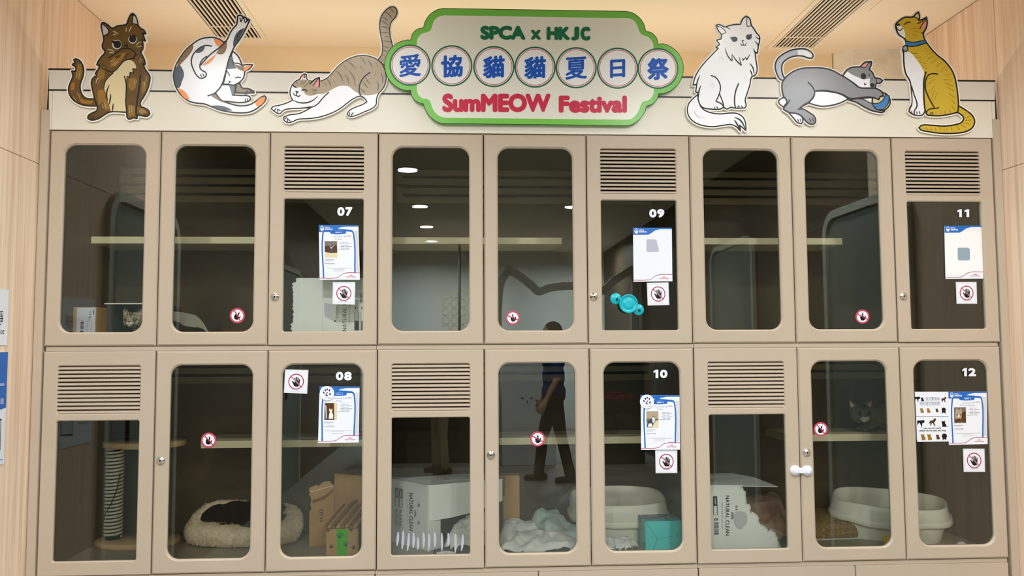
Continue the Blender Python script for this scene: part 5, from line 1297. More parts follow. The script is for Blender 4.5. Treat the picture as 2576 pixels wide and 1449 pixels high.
def make_cat(name, label, head, s, fur, body_dir, base, eyes_lit=True, tilt=0.0):
    """crouched cat: head centre, head radius s, body running off along body_dir (xy); faces -Y"""
    t = thing(name, label, 'cat', base)
    H = Vector(head); D = Vector((body_dir[0], body_dir[1], 0)).normalized(); S = Vector((-D.y, D.x, 0))
    zf = base[2]
    rb = s * 1.28
    def bp(k, side=0, h=0): return Vector((H.x, H.y, 0)) + D * (k * s) + S * (side * s) + Vector((0, 0, h))
    zb = zf + rb * 0.98
    pcs = [('c', bp(0.5, 0, H.z - 0.15 * s), bp(1.5, 0, max(zb, H.z - 0.2 * s)), 0.66 * s, 0.95 * s),
           ('e', bp(1.7, 0, zb), (1.05 * s, 1.05 * s, 1.08 * s)), ('c', bp(1.7, 0, zb), bp(3.6, 0, zb), 1.08 * s, 1.22 * s), ('e', bp(3.8, 0, zb * 1.0), (1.3 * s, 1.25 * s, 1.22 * s)),
           ('e', bp(3.9, 0.9, zf + 0.75 * s), (0.95 * s, 0.55 * s, 0.75 * s), (0, 0, math.atan2(D.y, D.x))), ('e', bp(3.9, -0.9, zf + 0.75 * s), (0.95 * s, 0.55 * s, 0.75 * s), (0, 0, math.atan2(D.y, D.x))),
           ('c', bp(1.6, 0.55, zf + 0.9 * s), bp(0.25, 0.5, zf + 0.27 * s), 0.42 * s, 0.24 * s), ('c', bp(1.6, -0.55, zf + 0.9 * s), bp(0.25, -0.5, zf + 0.27 * s), 0.42 * s, 0.24 * s),
           ('e', bp(0.05, 0.5, zf + 0.22 * s), (0.32 * s, 0.27 * s, 0.2 * s)), ('e', bp(0.05, -0.5, zf + 0.22 * s), (0.32 * s, 0.27 * s, 0.2 * s)),
           ('c', bp(4.9, 0.3, zf + 0.3 * s), bp(4.3, 1.35, zf + 0.25 * s), 0.26 * s, 0.24 * s), ('c', bp(4.3, 1.35, zf + 0.25 * s), bp(2.4, 1.5, zf + 0.22 * s), 0.24 * s, 0.18 * s),
           # head: skull, cheeks, muzzle, ears
           ('e', H, (0.98 * s, 0.86 * s, 0.86 * s)), ('e', H + Vector((0.5 * s, -0.1 * s, -0.28 * s)), (0.48 * s, 0.55 * s, 0.42 * s)), ('e', H + Vector((-0.5 * s, -0.1 * s, -0.28 * s)), (0.48 * s, 0.55 * s, 0.42 * s)),
           ('e', H + Vector((0.17 * s, -0.72 * s, -0.38 * s)), (0.27 * s, 0.3 * s, 0.22 * s)), ('e', H + Vector((-0.17 * s, -0.72 * s, -0.38 * s)), (0.27 * s, 0.3 * s, 0.22 * s)),
           ('e', H + Vector((0, -0.68 * s, -0.56 * s)), (0.22 * s, 0.24 * s, 0.17 * s)), ('c', H + Vector((0, -0.55 * s, 0.12 * s)), H + Vector((0, -0.82 * s, -0.2 * s)), 0.24 * s, 0.16 * s)]
    for sg in (1, -1):
        for q in range(7):
            k = q / 6
            pcs.append(('e', H + Vector((sg * (0.58 + 0.36 * k) * s, 0.05 * s, (0.5 + 0.85 * k) * s)), ((0.46 * (1 - k) + 0.05) * s, (0.17 * (1 - k) + 0.045) * s, (0.24 * (1 - k) + 0.07) * s)))
    mb = blob(fur, pcs, voxel=s * 0.085, smooth_it=3)
    body = mb.build('body', t)
    for sg in (1, -1):
        e = MB(); c = H + Vector((sg * 0.72 * s, -0.06 * s, 0.78 * s))
        P3 = [c + Vector((sg * x * s, -0.05 * s + y * s, z * s)) for x, y, z in ((-0.26, -0.07, -0.20), (0.20, -0.05, -0.22), (0.30, 0.0, 0.34))]
        cc = (P3[0] + P3[1] + P3[2]) / 3 + Vector((0, 0.06 * s, 0))
        e.add(P3 + [cc], [(0, 1, 2), (0, 1, 3), (1, 2, 3), (2, 0, 3)], 'ear_pink'); e.build('inner_ear', body)
    for sg in (1, -1):
        c = H + Vector((sg * 0.40 * s, -0.74 * s, 0.03 * s))
        r = MB(); r.lathe([(0.245 * s, 0.0), (0.235 * s, 0.055 * s), (0.2 * s, 0.075 * s), (0.001, 0.08 * s)], c + Vector((0, 0.03 * s, 0)), 'stripe', 20, 'y', sy=1); r.build('eye_rim', body)
        e = MB(); e.lathe([(0.19 * s, 0.0), (0.17 * s, 0.05 * s), (0.10 * s, 0.09 * s), (0.001, 0.11 * s)], c + Vector((0, -0.03 * s, 0)), 'eye' if eyes_lit else 'stripe', 20, 'y'); 
        e.lathe([(0.085 * s, 0.095 * s), (0.06 * s, 0.112 * s), (0.001, 0.118 * s)], c + Vector((0, -0.03 * s, 0)), 'dark', 12, 'y'); e.build('eye', body)
    n = MB(); c = H + Vector((0, -0.99 * s, -0.24 * s))
    n.add([c + Vector((x * s, y * s, z * s)) for x, y, z in ((-0.13, 0.02, 0.08), (0.13, 0.02, 0.08), (0, 0.0, -0.08), (0, -0.05, 0.03), (0, 0.12, 0.02))], [(0, 1, 3), (1, 2, 3), (2, 0, 3), (0, 4, 1), (1, 4, 2), (2, 4, 0)], 'nose'); n.build('nose', body)
    m_ = blob('muzzle', [('e', H + Vector((0.15 * s, -0.80 * s, -0.40 * s)), (0.27 * s, 0.27 * s, 0.2 * s)), ('e', H + Vector((-0.15 * s, -0.80 * s, -0.40 * s)), (0.27 * s, 0.27 * s, 0.2 * s)), ('e', H + Vector((0, -0.73 * s, -0.58 * s)), (0.22 * s, 0.26 * s, 0.17 * s))], voxel=s * 0.05, smooth_it=2)
    m_.build('muzzle', body)
    st = MB()
    for x0, x1, z0, z1 in ((-0.12, -0.17, 0.45, 0.8), (0.12, 0.17, 0.45, 0.8), (0.0, 0.0, 0.5, 0.86), (-0.3, -0.42, 0.42, 0.62), (0.3, 0.42, 0.42, 0.62)):
        pts = []
        for k in range(5):
            q = k / 4; x = x0 + (x1 - x0) * q; z = z0 + (z1 - z0) * q
            y = -0.86 * math.sqrt(max(0.02, 1 - (x / 0.98) ** 2 - (z / 0.86) ** 2)) * 1.0 - 0.02
            pts.append(H + Vector((x * s, y * s, z * s)))
        st.tube(pts, [0.015 * s, 0.045 * s, 0.05 * s, 0.045 * s, 0.015 * s], 'stripe', 6)
    st.build('forehead_stripes', body)
    return t
hk = at(334, 806, 0.335)
make_cat('kitten', 'grey tabby kitten peering out low in the upper left cabinet', (hk.x - 0.003, 0.345, hk.z + 0.002), 0.043, 'tabby', (0.30, 1.0), (hk.x, 0.40, FLU + 0.003))
hc = at(2167, 1040, 0.44)
SH = CZ - 0.4277
make_cat('shelf_cat', 'tabby cat crouching on the shelf in the cabinet left of door 12', (hc.x, 0.45, hc.z), 0.054, 'tabby_dark', (1.0, 0.22), (hc.x, 0.48, SH), False)  # dark eyes and dim fur carry the cabinet's shade in their colour

# white hood of a covered litter house, second door
t = thing('hooded_house', 'white rounded hood with a dark opening, upper second door from left', 'cat house', (0.57, 0.42, FLU))
g = MB()
fh = lambda u, v: at(420 + u / 10.733, 740 + v / 10.733, 0.30)
arc = smooth([(-60, 500), (20, 480), (180, 470), (400, 490), (600, 525), (780, 580), (920, 700), (1030, 860), (1110, 1010)], False, 5)
inn = smooth([(-60, 680), (10, 660), (160, 675), (320, 745), (440, 845), (700, 860), (900, 905), (1000, 960), (1060, 1015)], False, 5)
n = len(arc)
A0 = [fh(*p) for p in arc]; B0 = [fh(*p) for p in inn]
dv = Vector((0, 0.26, -0.01))
g.add(A0 + B0 + [p + dv for p in A0] + [p + dv for p in B0],
      [(i, i + 1, n + i + 1, n + i) for i in range(n - 1)] + [(i, i + 1, 2 * n + i + 1, 2 * n + i) for i in range(n - 1)] + [(n + i, n + i + 1, 3 * n + i + 1, 3 * n + i) for i in range(n - 1)] + [(2 * n + i, 2 * n + i + 1, 3 * n + i + 1, 3 * n + i) for i in range(n - 1)], 'plastic', True)
g.build('hood', t)
g = MB(); q0 = fh(-40, 800); q1 = fh(960, 930)
g.bbox(q0.x, q1.x, 0.33, 0.56, FLU, FLU + 0.022, 'slate_box', 0.004); g.build('tray', t)
g = MB(); g.bbox(at(545, 827, 0.35).x, at(640, 827, 0.35).x, 0.35, 0.58, FLU, at(590, 826.5, 0.35).z, 'cat_dkbrown', 0.012)
tag(g.build('cushion'), 'flat dark brown cushion under the round sticker, upper second door from left', 'cushion')

# --- cabinet 08: scratching post, plush bed, cartons
t = thing('scratching_post', 'rope scratching post with oval boards behind the lower left louvred door', 'scratching post', (0.2, 0.47, FLL))
g = MB(); cx, cy = 0.212, 0.485
g.lathe([(0.001, 0.0), (0.97, 0.0), (1.0, 0.004), (1.0, 0.022), (0.97, 0.026), (0.001, 0.026)], (cx, cy, FLL), 'board', 48, sx=0.19, sy=0.135); g.build('base_board', t)
zp = CZ - 0.462
g = MB(); g.lathe([(0.001, 0.0), (0.98, 0.0), (1.0, 0.004), (1.0, 0.024), (0.97, 0.028), (0.001, 0.028)], (cx + 0.02, cy, zp), 'board', 48, sx=0.185, sy=0.135); g.build('top_board', t)
pc = at(287, 1240, 0.478)
g = MB(); g.lathe([(0.034, FLL + 0.026), (0.034, zp)], (pc.x, 0.478, 0), 'rope_dark', 20); g.build('post', t)
turns = 25; pts = []
zr0, zr1 = FLL + 0.038, zp - 0.004
for i in range(turns * 16 + 1):
    a_ = 2 * math.pi * i / 16
    z_ = zr0 + (zr1 - zr0) * i / (turns * 16)
    pts.append((pc.x + 0.036 * math.cos(a_), 0.478 + 0.036 * math.sin(a_), z_))
g = MB(); g.tube(pts, 0.0056, 'rope', 6); g.build('rope_winding', t)
g = MB(); g.tube([(pc.x + 0.04, 0.44, FLL + 0.33), (pc.x + 0.03, 0.435, FLL + 0.26), (pc.x + 0.005, 0.434, FLL + 0.19), (pc.x - 0.02, 0.436, FLL + 0.15), (pc.x - 0.035, 0.45, FLL + 0.11)], 0.002, 'rope_dark', 6); g.build('loose_cord', t)

def plush_bed():
    t = thing('plush_bed', 'round beige plush cat bed with a black blanket, left cabinet 08', 'cat bed', (0.69, 0.47, FLL))
    cx, cy, rx, ry = 0.698, 0.475, 0.262, 0.150
    nu, nv = 120, 26
    vs = []; fs = []
    r = random.Random(3)
    for i in range(nu):
        a_ = 2 * math.pi * i / nu
        back = max(0.0, math.sin(a_))
        H = 0.090 + 0.078 * (0.5 + 0.5 * math.sin(a_)) + 0.010 * math.sin(3 * a_ + 1)
        W = 0.052 - 0.022 * back + 0.004 * math.sin(5 * a_)
        ex = 2.6
        ca, sa = math.cos(a_), math.sin(a_)
        k = (abs(ca) ** ex + abs(sa) ** ex) ** (-1 / ex)
        for j in range(nv):
            b_ = 2 * math.pi * j / nv
            off_ = math.cos(b_) * W; hz = (0.5 + 0.5 * math.sin(b_))
            hz = hz ** 0.85
            X = (rx - W) * k * ca + off_ * ca; Y = (ry - W) * k * sa + off_ * sa
            p = Vector((cx + X, cy + Y, FLL + 0.002 + H * hz))
            nz = noise.noise(p * 55) * 0.0055 + noise.noise(p * 150) * 0.004
            d = Vector((ca * math.cos(b_), sa * math.cos(b_), math.sin(b_))).normalized()
            p += d * nz
            p.z = max(FLL + 0.0015, p.z)
            vs.append(p)
    for i in range(nu):
        for j in range(nv):
            i2, j2 = (i + 1) % nu, (j + 1) % nv
            fs.append((i * nv + j, i2 * nv + j, i2 * nv + j2, i * nv + j2))
    g = MB(); g.add(vs, fs, 'plush', True); bo = g.build('bolster', t)
    fu = MB(); fv = []; ff_ = []
    for q in range(15000):
        i, j = r.randrange(nu), r.randrange(nv)
        p = vs[i * nv + j] + (vs[((i + 1) % nu) * nv + j] - vs[i * nv + j]) * r.random() + (vs[i * nv + (j + 1) % nv] - vs[i * nv + j]) * r.random()
        a_ = 2 * math.pi * i / nu; b_ = 2 * math.pi * j / nv
        d = Vector((math.cos(a_) * math.cos(b_), math.sin(a_) * math.cos(b_), math.sin(b_)))
        if p.z < FLL + 0.012: continue
        d = (d + Vector((r.uniform(-.9, .9), r.uniform(-.9, .9), r.uniform(-1.0, .5)))).normalized()
        s_ = d.cross(Vector((r.uniform(-1, 1), r.uniform(-1, 1), r.uniform(-1, 1)))).normalized() * 0.0011
        L_ = r.uniform(0.006, 0.012); k = len(fv)
        fv += [p - s_, p + s_, p + d * L_ + Vector((0, 0, -0.002))]; ff_.append((k, k + 1, k + 2))
    fu.add(fv, ff_, 'plush'); fo = fu.build('plush_pile', bo); fo['kind'] = 'stuff'
    g = MB(); g.lathe([(0.001, 0.012), (0.9, 0.012), (0.95, 0.004), (0.9, 0.0015), (0.001, 0.0015)], (cx, cy, FLL), 'plush_in', 40, sx=rx - 0.04, sy=ry - 0.04); g.build('mattress', t)
    # black blanket lying in the bed
    g = MB(); n1, n2 = 48, 26; vs = []
    for i in range(n1):
        for j in range(n2):
            u, v = i / (n1 - 1) * 2 - 1, j / (n2 - 1) * 2 - 1
            q = max(abs(u), abs(v)); rr = math.hypot(u, v) + 1e-6
            X = u * q / rr * (rx - 0.048); Y = v * q / rr * (ry - 0.032)
            h = 0.088 + 0.086 * (0.5 + 0.5 * v) - 0.008 * (1 - q * q) + 0.020 * noise.noise(Vector((X * 16, Y * 16, 2.2)))
            if q > 0.93: h -= 0.03
            vs.append((cx + X, cy + Y, FLL + h))
    fs = [(i * n2 + j, (i + 1) * n2 + j, (i + 1) * n2 + j + 1, i * n2 + j + 1) for i in range(n1 - 1) for j in range(n2 - 1)]
    g.add(vs, fs, 'dark_cloth', True)
    o = g.build('black_blanket'); tag(o, 'black blanket crumpled inside the beige plush bed', 'blanket')
plush_bed()

# torn brown carton with H-02
ang = math.atan2(0.183, 0.203) * 0.72
U = Vector((math.cos(ang), math.sin(ang), 0)); V_ = Vector((-math.sin(ang), math.cos(ang), 0))
B0 = Vector((1.012, 0.372, FLL))
t = thing('torn_carton', 'torn brown carton marked H-02 in cabinet 08', 'cardboard box', B0 + U * 0.12 + V_ * 0.1)
hp = 0.29; W1 = 0.118
fH = lambda u, v: B0 + U * (W1 * u) + Vector((0, 0, hp * (1 - v)))
left_e = torn((0.0, 0.42), (-0.02, 0.16), 7, 0.05, 4)
shape = [(0.02, 1), (1, 1), (1, 0.10), (0.92, 0.07), (0.80, 0.02), (0.55, 0.03), (0.36, 0.09), (0.30, 0.06), (0.0, 0.10)] + [(-0.01, 0.14), (0.03, 0.17), (0.0, 0.2), (0.06, 0.24), (0.09, 0.3), (0.05, 0.36), (0.10, 0.42), (0.02, 0.47), (0.02, 0.6)]
a = Art(fH, -V_, 0.00015); a.base(shape, 0.004, 'kraft', 0, False)
a.build('torn_flap', t)
a = Art(fH, -V_, 0.00015)
a.fill([(0.12, 0.30), (0.62, 0.24), (0.98, 0.14), (0.98, 0.20), (0.62, 0.30), (0.14, 0.34)], 'paper_edge' if False else 'kraft_dark', False)
a.stroke([(0.05, 0.16), (0.95, 0.10)], 0.010, 'paper_edge', sm=False)
a.text('H-02', 0.64, 0.44, 0.56, 0.42, 'dark', 0.008, 1)
a.build('carton_print', t)
B1 = B0 + U * (W1 + 0.004) + V_ * 0.006
BW, BD, BH = 0.155, 0.15, 0.315
fB = lambda u, v: B1 + U * (BW * u) + Vector((0, 0, BH * (1 - v)))
g = MB()
T = Matrix((tuple(U) + (B1.x,), tuple(V_) + (B1.y,), (0, 0, 1, FLL), (0, 0, 0, 1)))
g.box(0, BW, 0.0, 0.004, 0, BH, 'kraft', T); g.box(0, 0.004, 0.004, BD, 0, BH, 'kraft', T); g.box(BW - 0.004, BW, 0.004, BD, 0, BH, 'kraft', T); g.box(0.004, BW - 0.004, BD - 0.004, BD, 0, BH - 0.01, 'kraft', T)
g.box(0.004, BW - 0.004, 0.004, BD - 0.004, 0, 0.003, 'kraft', T)
g.build('carton_body', t)
g = MB()
g.box(0.002, BW, BD * 0.4, BD + 0.03, BH + 0.002, BH + 0.005, 'kraft_dark', T @ Matrix.Rotation(0.0, 4, 'X')); g.build('lid_flap', t)
a = Art(fB, -V_, 0.00015)
for x, v0, v1 in ((0.30, 0.58, 0.35), (0.36, 0.9, 0.45), (0.44, 0.9, 0.40), (0.50, 0.62, 0.2), (0.56, 0.30, 0.12), (0.48, 0.9, 0.7)): a.stroke([(x, v0), (x, v1)], 0.014, 'kraft_dark', sm=False)
for q in ([(0.05, 0.66), (0.45, 0.64), (0.95, 0.60)], [(0.1, 0.68), (0.6, 0.62), (0.98, 0.55)], [(0.42, 0.70), (0.96, 0.66)]): a.stroke(q, 0.012, 'paper_edge', sm=False)
a.stroke([(0.28, 0.55), (0.40, 0.75)], 0.014, 'kraft_dark', sm=False); a.fill([(0.72, 0.73), (0.86, 0.73), (0.86, 0.88), (0.72, 0.88)], 'kraft_dark', False)
a.build('carton_print', t)

# cardboard scratcher with green band
t = thing('scratcher_box', 'cardboard scratcher with a green paw-print band in cabinet 08', 'scratcher', (1.19, 0.3, FLL))
x0, x1, y0 = 1.118, 1.256, 0.200
zt = at(850, 1330, y0).z
g = MB(); g.bbox(x0, x1, y0, 0.355, FLL, zt, 'kraft', 0.0015); g.build('box', t)
fS = lambda u, v: Vector((x0 + (x1 - x0) * u, y0 - 0.0003, zt - (zt - FLL) * v))
a = Art(fS, step=0.00012)
a.fill([(0.32, 0.02), (0.68, 0.02), (0.66, 1), (0.34, 1)], 'lime', False)
def paw(a, u, v, s, m, k=1.15):
    a.fill(circle(u, v, s * 0.5, 14, s * 0.45 * k), m, False)
    for du, dv_ in ((-0.65, -0.35), (-0.25, -0.75), (0.25, -0.78), (0.68, -0.42)): a.fill(circle(u + du * s, v + dv_ * s * k, s * 0.19, 8), m, False)
for u, v, s_, m in ((0.42, 0.30, 0.14, 'deep_green'), (0.62, 0.62, 0.11, 'deep_green'), (0.17, 0.68, 0.10, 'cat_dkbrown'), (0.86, 0.74, 0.10, 'cat_dkbrown'), (0.06, 0.06, 0.09, 'cat_dkbrown'), (0.78, 0.05, 0.10, 'cat_dkbrown')): paw(a, u, v, s_, m)
a.build('band_print', t)
g = MB()
n = 8; dirv = Vector((0.085, 0.21, 0.095)) * 0.7
for i in range(n):
    xx = x0 - 0.012 + (x1 - x0 + 0.012) * i / n
    w_ = (x1 - x0) / n * 0.9
    z_ = zt + 0.0015 + 0.003 * (i % 2)
    P3 = [Vector((xx, y0 - 0.012, z_)), Vector((xx + w_, y0 - 0.012 + 0.004 * (i % 3), z_ + 0.002)), Vector((xx + w_, y0 - 0.012, z_ + 0.014)), Vector((xx + 0.003, y0 - 0.012, z_ + 0.012))]
    g.prism(P3, Vector((0, 0, 0)), dirv * (1 + 0.1 * (i % 3)), 'kraft' if i % 2 else 'kraft_dark')
g.build('corrugated_pad', t)

# --- cabinet 10: open white carton, brown panel, blankets, litter tray, teal carton, towel
N0 = Vector((1.556, 0.235, FLL)); Lv = Vector((-0.178, 0.19, 0)); Rv = Vector((0.34, 0.15, 0)); HB = 0.285
t = thing('open_carton', 'open white carton with NATURAL CLEAN printing behind the louvred door left of door 10', 'cardboard box', N0 + (Lv + Rv) * 0.5)
nl = Vector((-Lv.y, Lv.x, 0)).normalized()
nl = nl if nl.y < 0 else -nl
fl = lambda u, v: N0 + Lv * (1 - u) + Vector((0, 0, HB * (1 - v)))
a = Art(fl, nl, 0.00015); a.base([(0, 0), (1, 0), (1, 1), (0, 1)], 0.004, 'white_carton', 0, False); a.build('printed_side', t)
a = Art(fl, nl, 0.00015)
a.text('NATURAL CLEAN', 0.15, 0.74, 0.515, 0.605, 'black', 0.02, 1)
a.text('clean living for your pets', 0.25, 0.62, 0.46, 0.485, 'greyline', 0.0, 1); a.text('100%', 0.41, 0.51, 0.655, 0.70, 'black', 0.02, 1)
for x in (0.17, 0.30):
    a.stroke([(x - 0.042, 0.11), (x + 0.042, 0.11), (x + 0.042, 0.40), (x - 0.042, 0.40)], 0.012, 'black', True, False); a.fill([(x - 0.04, 0.11), (x + 0.04, 0.11), (x + 0.04, 0.26), (x - 0.04, 0.26)], 'black', False); a.stroke([(x, 0.16), (x, 0.23)], 0.025, 'white_carton', sm=False)
    a.text('5 kg', 0.445, 0.49, x - 0.02, x + 0.03, 'black', 0.02, 1)
    for i in range(12): a.stroke([(x - 0.035, 0.51 + i * 0.0165), (x + 0.04, 0.51 + i * 0.0165)], 0.004 + 0.004 * (i * 5 % 3), 'greyline', sm=False)
a.stroke(circle(0.80, 0.31, 0.02, 10), 0.014, 'black', True, False); a.stroke(circle(0.80, 0.58, 0.02, 10), 0.014, 'black', True, False)
a.build('carton_print', t)
# flap folded outwards at the near corner, open front with an upper band
fd = Vector((0.052, 0.052, 0)); nf = Vector((fd.y, -fd.x, 0)).normalized()
ff = lambda u, v: N0 + Vector((0.003, -0.002, 0)) + fd * u + Vector((0, 0, HB * (1 - v)))
a = Art(ff, nf, 0.0002); a.base([(0, 0.005), (1, 0.12), (1, 0.99), (0, 1.0)], 0.004, 'white_carton', 0, False); a.build('flap_or_shade', t)
nr = Vector((Rv.y, -Rv.x, 0)).normalized()
fr_ = lambda u, v: N0 + Rv * u + Vector((0, 0, HB * (1 - v)))
a = Art(fr_, nr, 0.0002); a.base([(0, 0), (1, 0), (1, 0.33), (0.86, 0.40), (0.60, 0.47), (0.30, 0.52), (0.0, 0.54)], 0.004, 'white_carton', 0, False)
a.build('front_band', t)
g = MB()
top = [p + Vector((0, 0, HB)) for p in (N0, N0 + Rv, N0 + Rv + Lv, N0 + Lv)]
g.prism(top, Vector((0, 0, 0)), Vector((0, 0, 0.003)), 'white_carton')
for pa_, pb_ in ((N0 + Rv, N0 + Rv + Lv), (N0 + Rv + Lv, N0 + Lv)):
    d = (pb_ - pa_); nn = Vector((-d.y, d.x, 0)).normalized() * 0.003
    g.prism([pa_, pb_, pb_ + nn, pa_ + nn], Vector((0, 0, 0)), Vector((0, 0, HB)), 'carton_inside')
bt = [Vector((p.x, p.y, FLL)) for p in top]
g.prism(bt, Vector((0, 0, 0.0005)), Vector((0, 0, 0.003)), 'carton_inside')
g.build('carton_body', t)
r_ = random.Random(5)
for i, (u, v, q, L_) in enumerate(((0.55, 0.40, 0.3, 0.10), (0.66, 0.30, -0.2, 0.08), (0.72, 0.52, 0.1, 0.09), (0.60, 0.20, 0.5, 0.07))):
    c = N0 + Rv * u + Lv * v + Vector((0, 0, HB + 0.0035 + 0.0016 * i))
    T = Matrix.Translation(c) @ Matrix.Rotation(q, 4, 'Z')
    g = MB(); g.bbox(-L_ / 2, L_ / 2, -0.022, 0.022, 0, 0.0014, ('paper_edge', 'white_carton', 'lightgrey', 'paper_edge')[i], 0.0004, T)
    tag(g.build('paper_scrap'), 'torn paper scrap lying on top of the open white carton', 'paper', 'paper scraps on the open carton')

t = thing('brown_carton', 'tall plain brown carton behind the white blanket in cabinet 10', 'cardboard box', (1.9, 0.56, FLL))
xr = at(1307, 1260, 0.53).x
g = MB(); g.bbox(1.80, xr, 0.53, 0.62, FLL, at(1290, 1197, 0.53).z, 'kraft', 0.002); g.build('carton', t)
g = MB(); g.bbox(1.83, xr - 0.07, 0.527, 0.5295, at(1290, 1247, 0.53).z, at(1290, 1200, 0.53).z, 'kraft_dark', 0.0005); g.build('flap_or_shade', t)  # darker sheet paints the shadow side of the carton

def heap(poly, hfun, name, m, z0, seed, res=0.008, amp=0.02, fr=14, sink=0.0, label=None, cat='blanket'):
    """crumpled cloth over the xy outline poly"""
    xs = [p[0] for p in poly]; ys = [p[1] for p in poly]
    n1 = int((max(xs) - min(xs)) / res) + 1; n2 = int((max(ys) - min(ys)) / res) + 1
    def inside(x, y):
        c = False
        for i, p in enumerate(poly):
            q = poly[i - 1]
            if (p[1] > y) != (q[1] > y) and x < (q[0] - p[0]) * (y - p[1]) / (q[1] - p[1]) + p[0]: c = not c
        return c
    def dist(x, y):
        best = 9
        for i, p in enumerate(poly):
            q = poly[i - 1]
            d = Vector((q[0] - p[0], q[1] - p[1])); t_ = max(0, min(1, ((x - p[0]) * d.x + (y - p[1]) * d.y) / max(1e-9, d.length_squared)))
            best = min(best, math.hypot(x - p[0] - d.x * t_, y - p[1] - d.y * t_))
        return best
    vid = {}; vs = []; fs = []
    for i in range(n1 + 1):
        for j in range(n2 + 1):
            x, y = min(xs) + i * res, min(ys) + j * res
            if not inside(x, y): continue
            d = dist(x, y)
            e = min(1.0, d / 0.035); e = math.sqrt(max(0, 1 - (1 - e) ** 2))
            wx = x + 0.03 * noise.noise(Vector((x * 9, y * 9, seed + 5))); wy = y + 0.03 * noise.noise(Vector((x * 9, y * 9, seed + 9)))
            rg = 1 - abs(noise.noise(Vector((wx * fr, wy * fr * 0.8, seed)))) * 2
            rg2 = 1 - abs(noise.noise(Vector((wx * fr * 2.3, wy * fr * 2.0, seed + 3)))) * 2
            z = z0 + 0.003 + e * (hfun(x, y) + amp * rg + amp * 0.4 * rg2)
            vid[(i, j)] = len(vs); vs.append(Vector((x, y, max(z0 + 0.0015, z))))
    for (i, j) in list(vid):
        if all((a_, b_) in vid for a_, b_ in ((i + 1, j), (i, j + 1), (i + 1, j + 1))):
            fs.append((vid[(i, j)], vid[(i + 1, j)], vid[(i + 1, j + 1)], vid[(i, j + 1)]))
    g = MB(); g.add(vs, fs, m, True)
    o = g.build(name)
    so = o.modifiers.new('thickness', 'SOLIDIFY'); so.thickness = 0.003; so.offset = 1
    return tag(o, label, cat)
heap([(1.868, 0.12), (2.37, 0.10), (2.39, 0.20), (2.30, 0.29), (2.17, 0.36), (2.09, 0.52), (2.0, 0.525), (1.90, 0.52), (1.88, 0.46), (1.868, 0.3)], lambda x, y: 0.024 + 0.03 * max(0, min(1, (y - 0.15) / 0.3)), 'white_blanket', 'cloth_white', FLL, 1.3, amp=0.026, fr=11, label='crumpled white blanket on the floor left of the litter tray in cabinet 10')
heap([(2.09, 0.24), (2.26, 0.20), (2.32, 0.26), (2.27, 0.31), (2.20, 0.37), (2.17, 0.50), (2.05, 0.50), (2.02, 0.42)], lambda x, y: 0.052 + 0.05 * max(0, min(1, (y - 0.25) / 0.25)), 'green_cloth', 'cloth_green', FLL + 0.001, 7.7, amp=0.03, fr=9, label='pale green cloth heaped on the white blanket in cabinet 10')
heap([(1.625, 0.165), (1.70, 0.14), (1.83, 0.15), (1.86, 0.28), (1.845, 0.42), (1.74, 0.44), (1.69, 0.36), (1.645, 0.28)], lambda x, y: 0.045 + 0.06 * max(0, min(1, (y - 0.18) / 0.2)), 'white_bundle', 'cloth_white', FLL, 4.1, amp=0.025, fr=12, label='white cloth bundle spilling from the open white carton')
g = MB(); g.tube([(1.585, 0.16, FLL + 0.012), (1.61, 0.17, FLL + 0.018), (1.635, 0.165, FLL + 0.022), (1.66, 0.15, FLL + 0.018), (1.70, 0.14, FLL + 0.014)], [0.008, 0.012, 0.013, 0.012, 0.008], 'dark_cloth', 10)
g.tube([(1.60, 0.145, FLL + 0.012), (1.64, 0.138, FLL + 0.016), (1.68, 0.128, FLL + 0.013)], [0.008, 0.011, 0.009], 'cloth_white', 10)
tag(g.build('striped_towel'), 'black and white towel corner in front of the open white carton', 'towel')

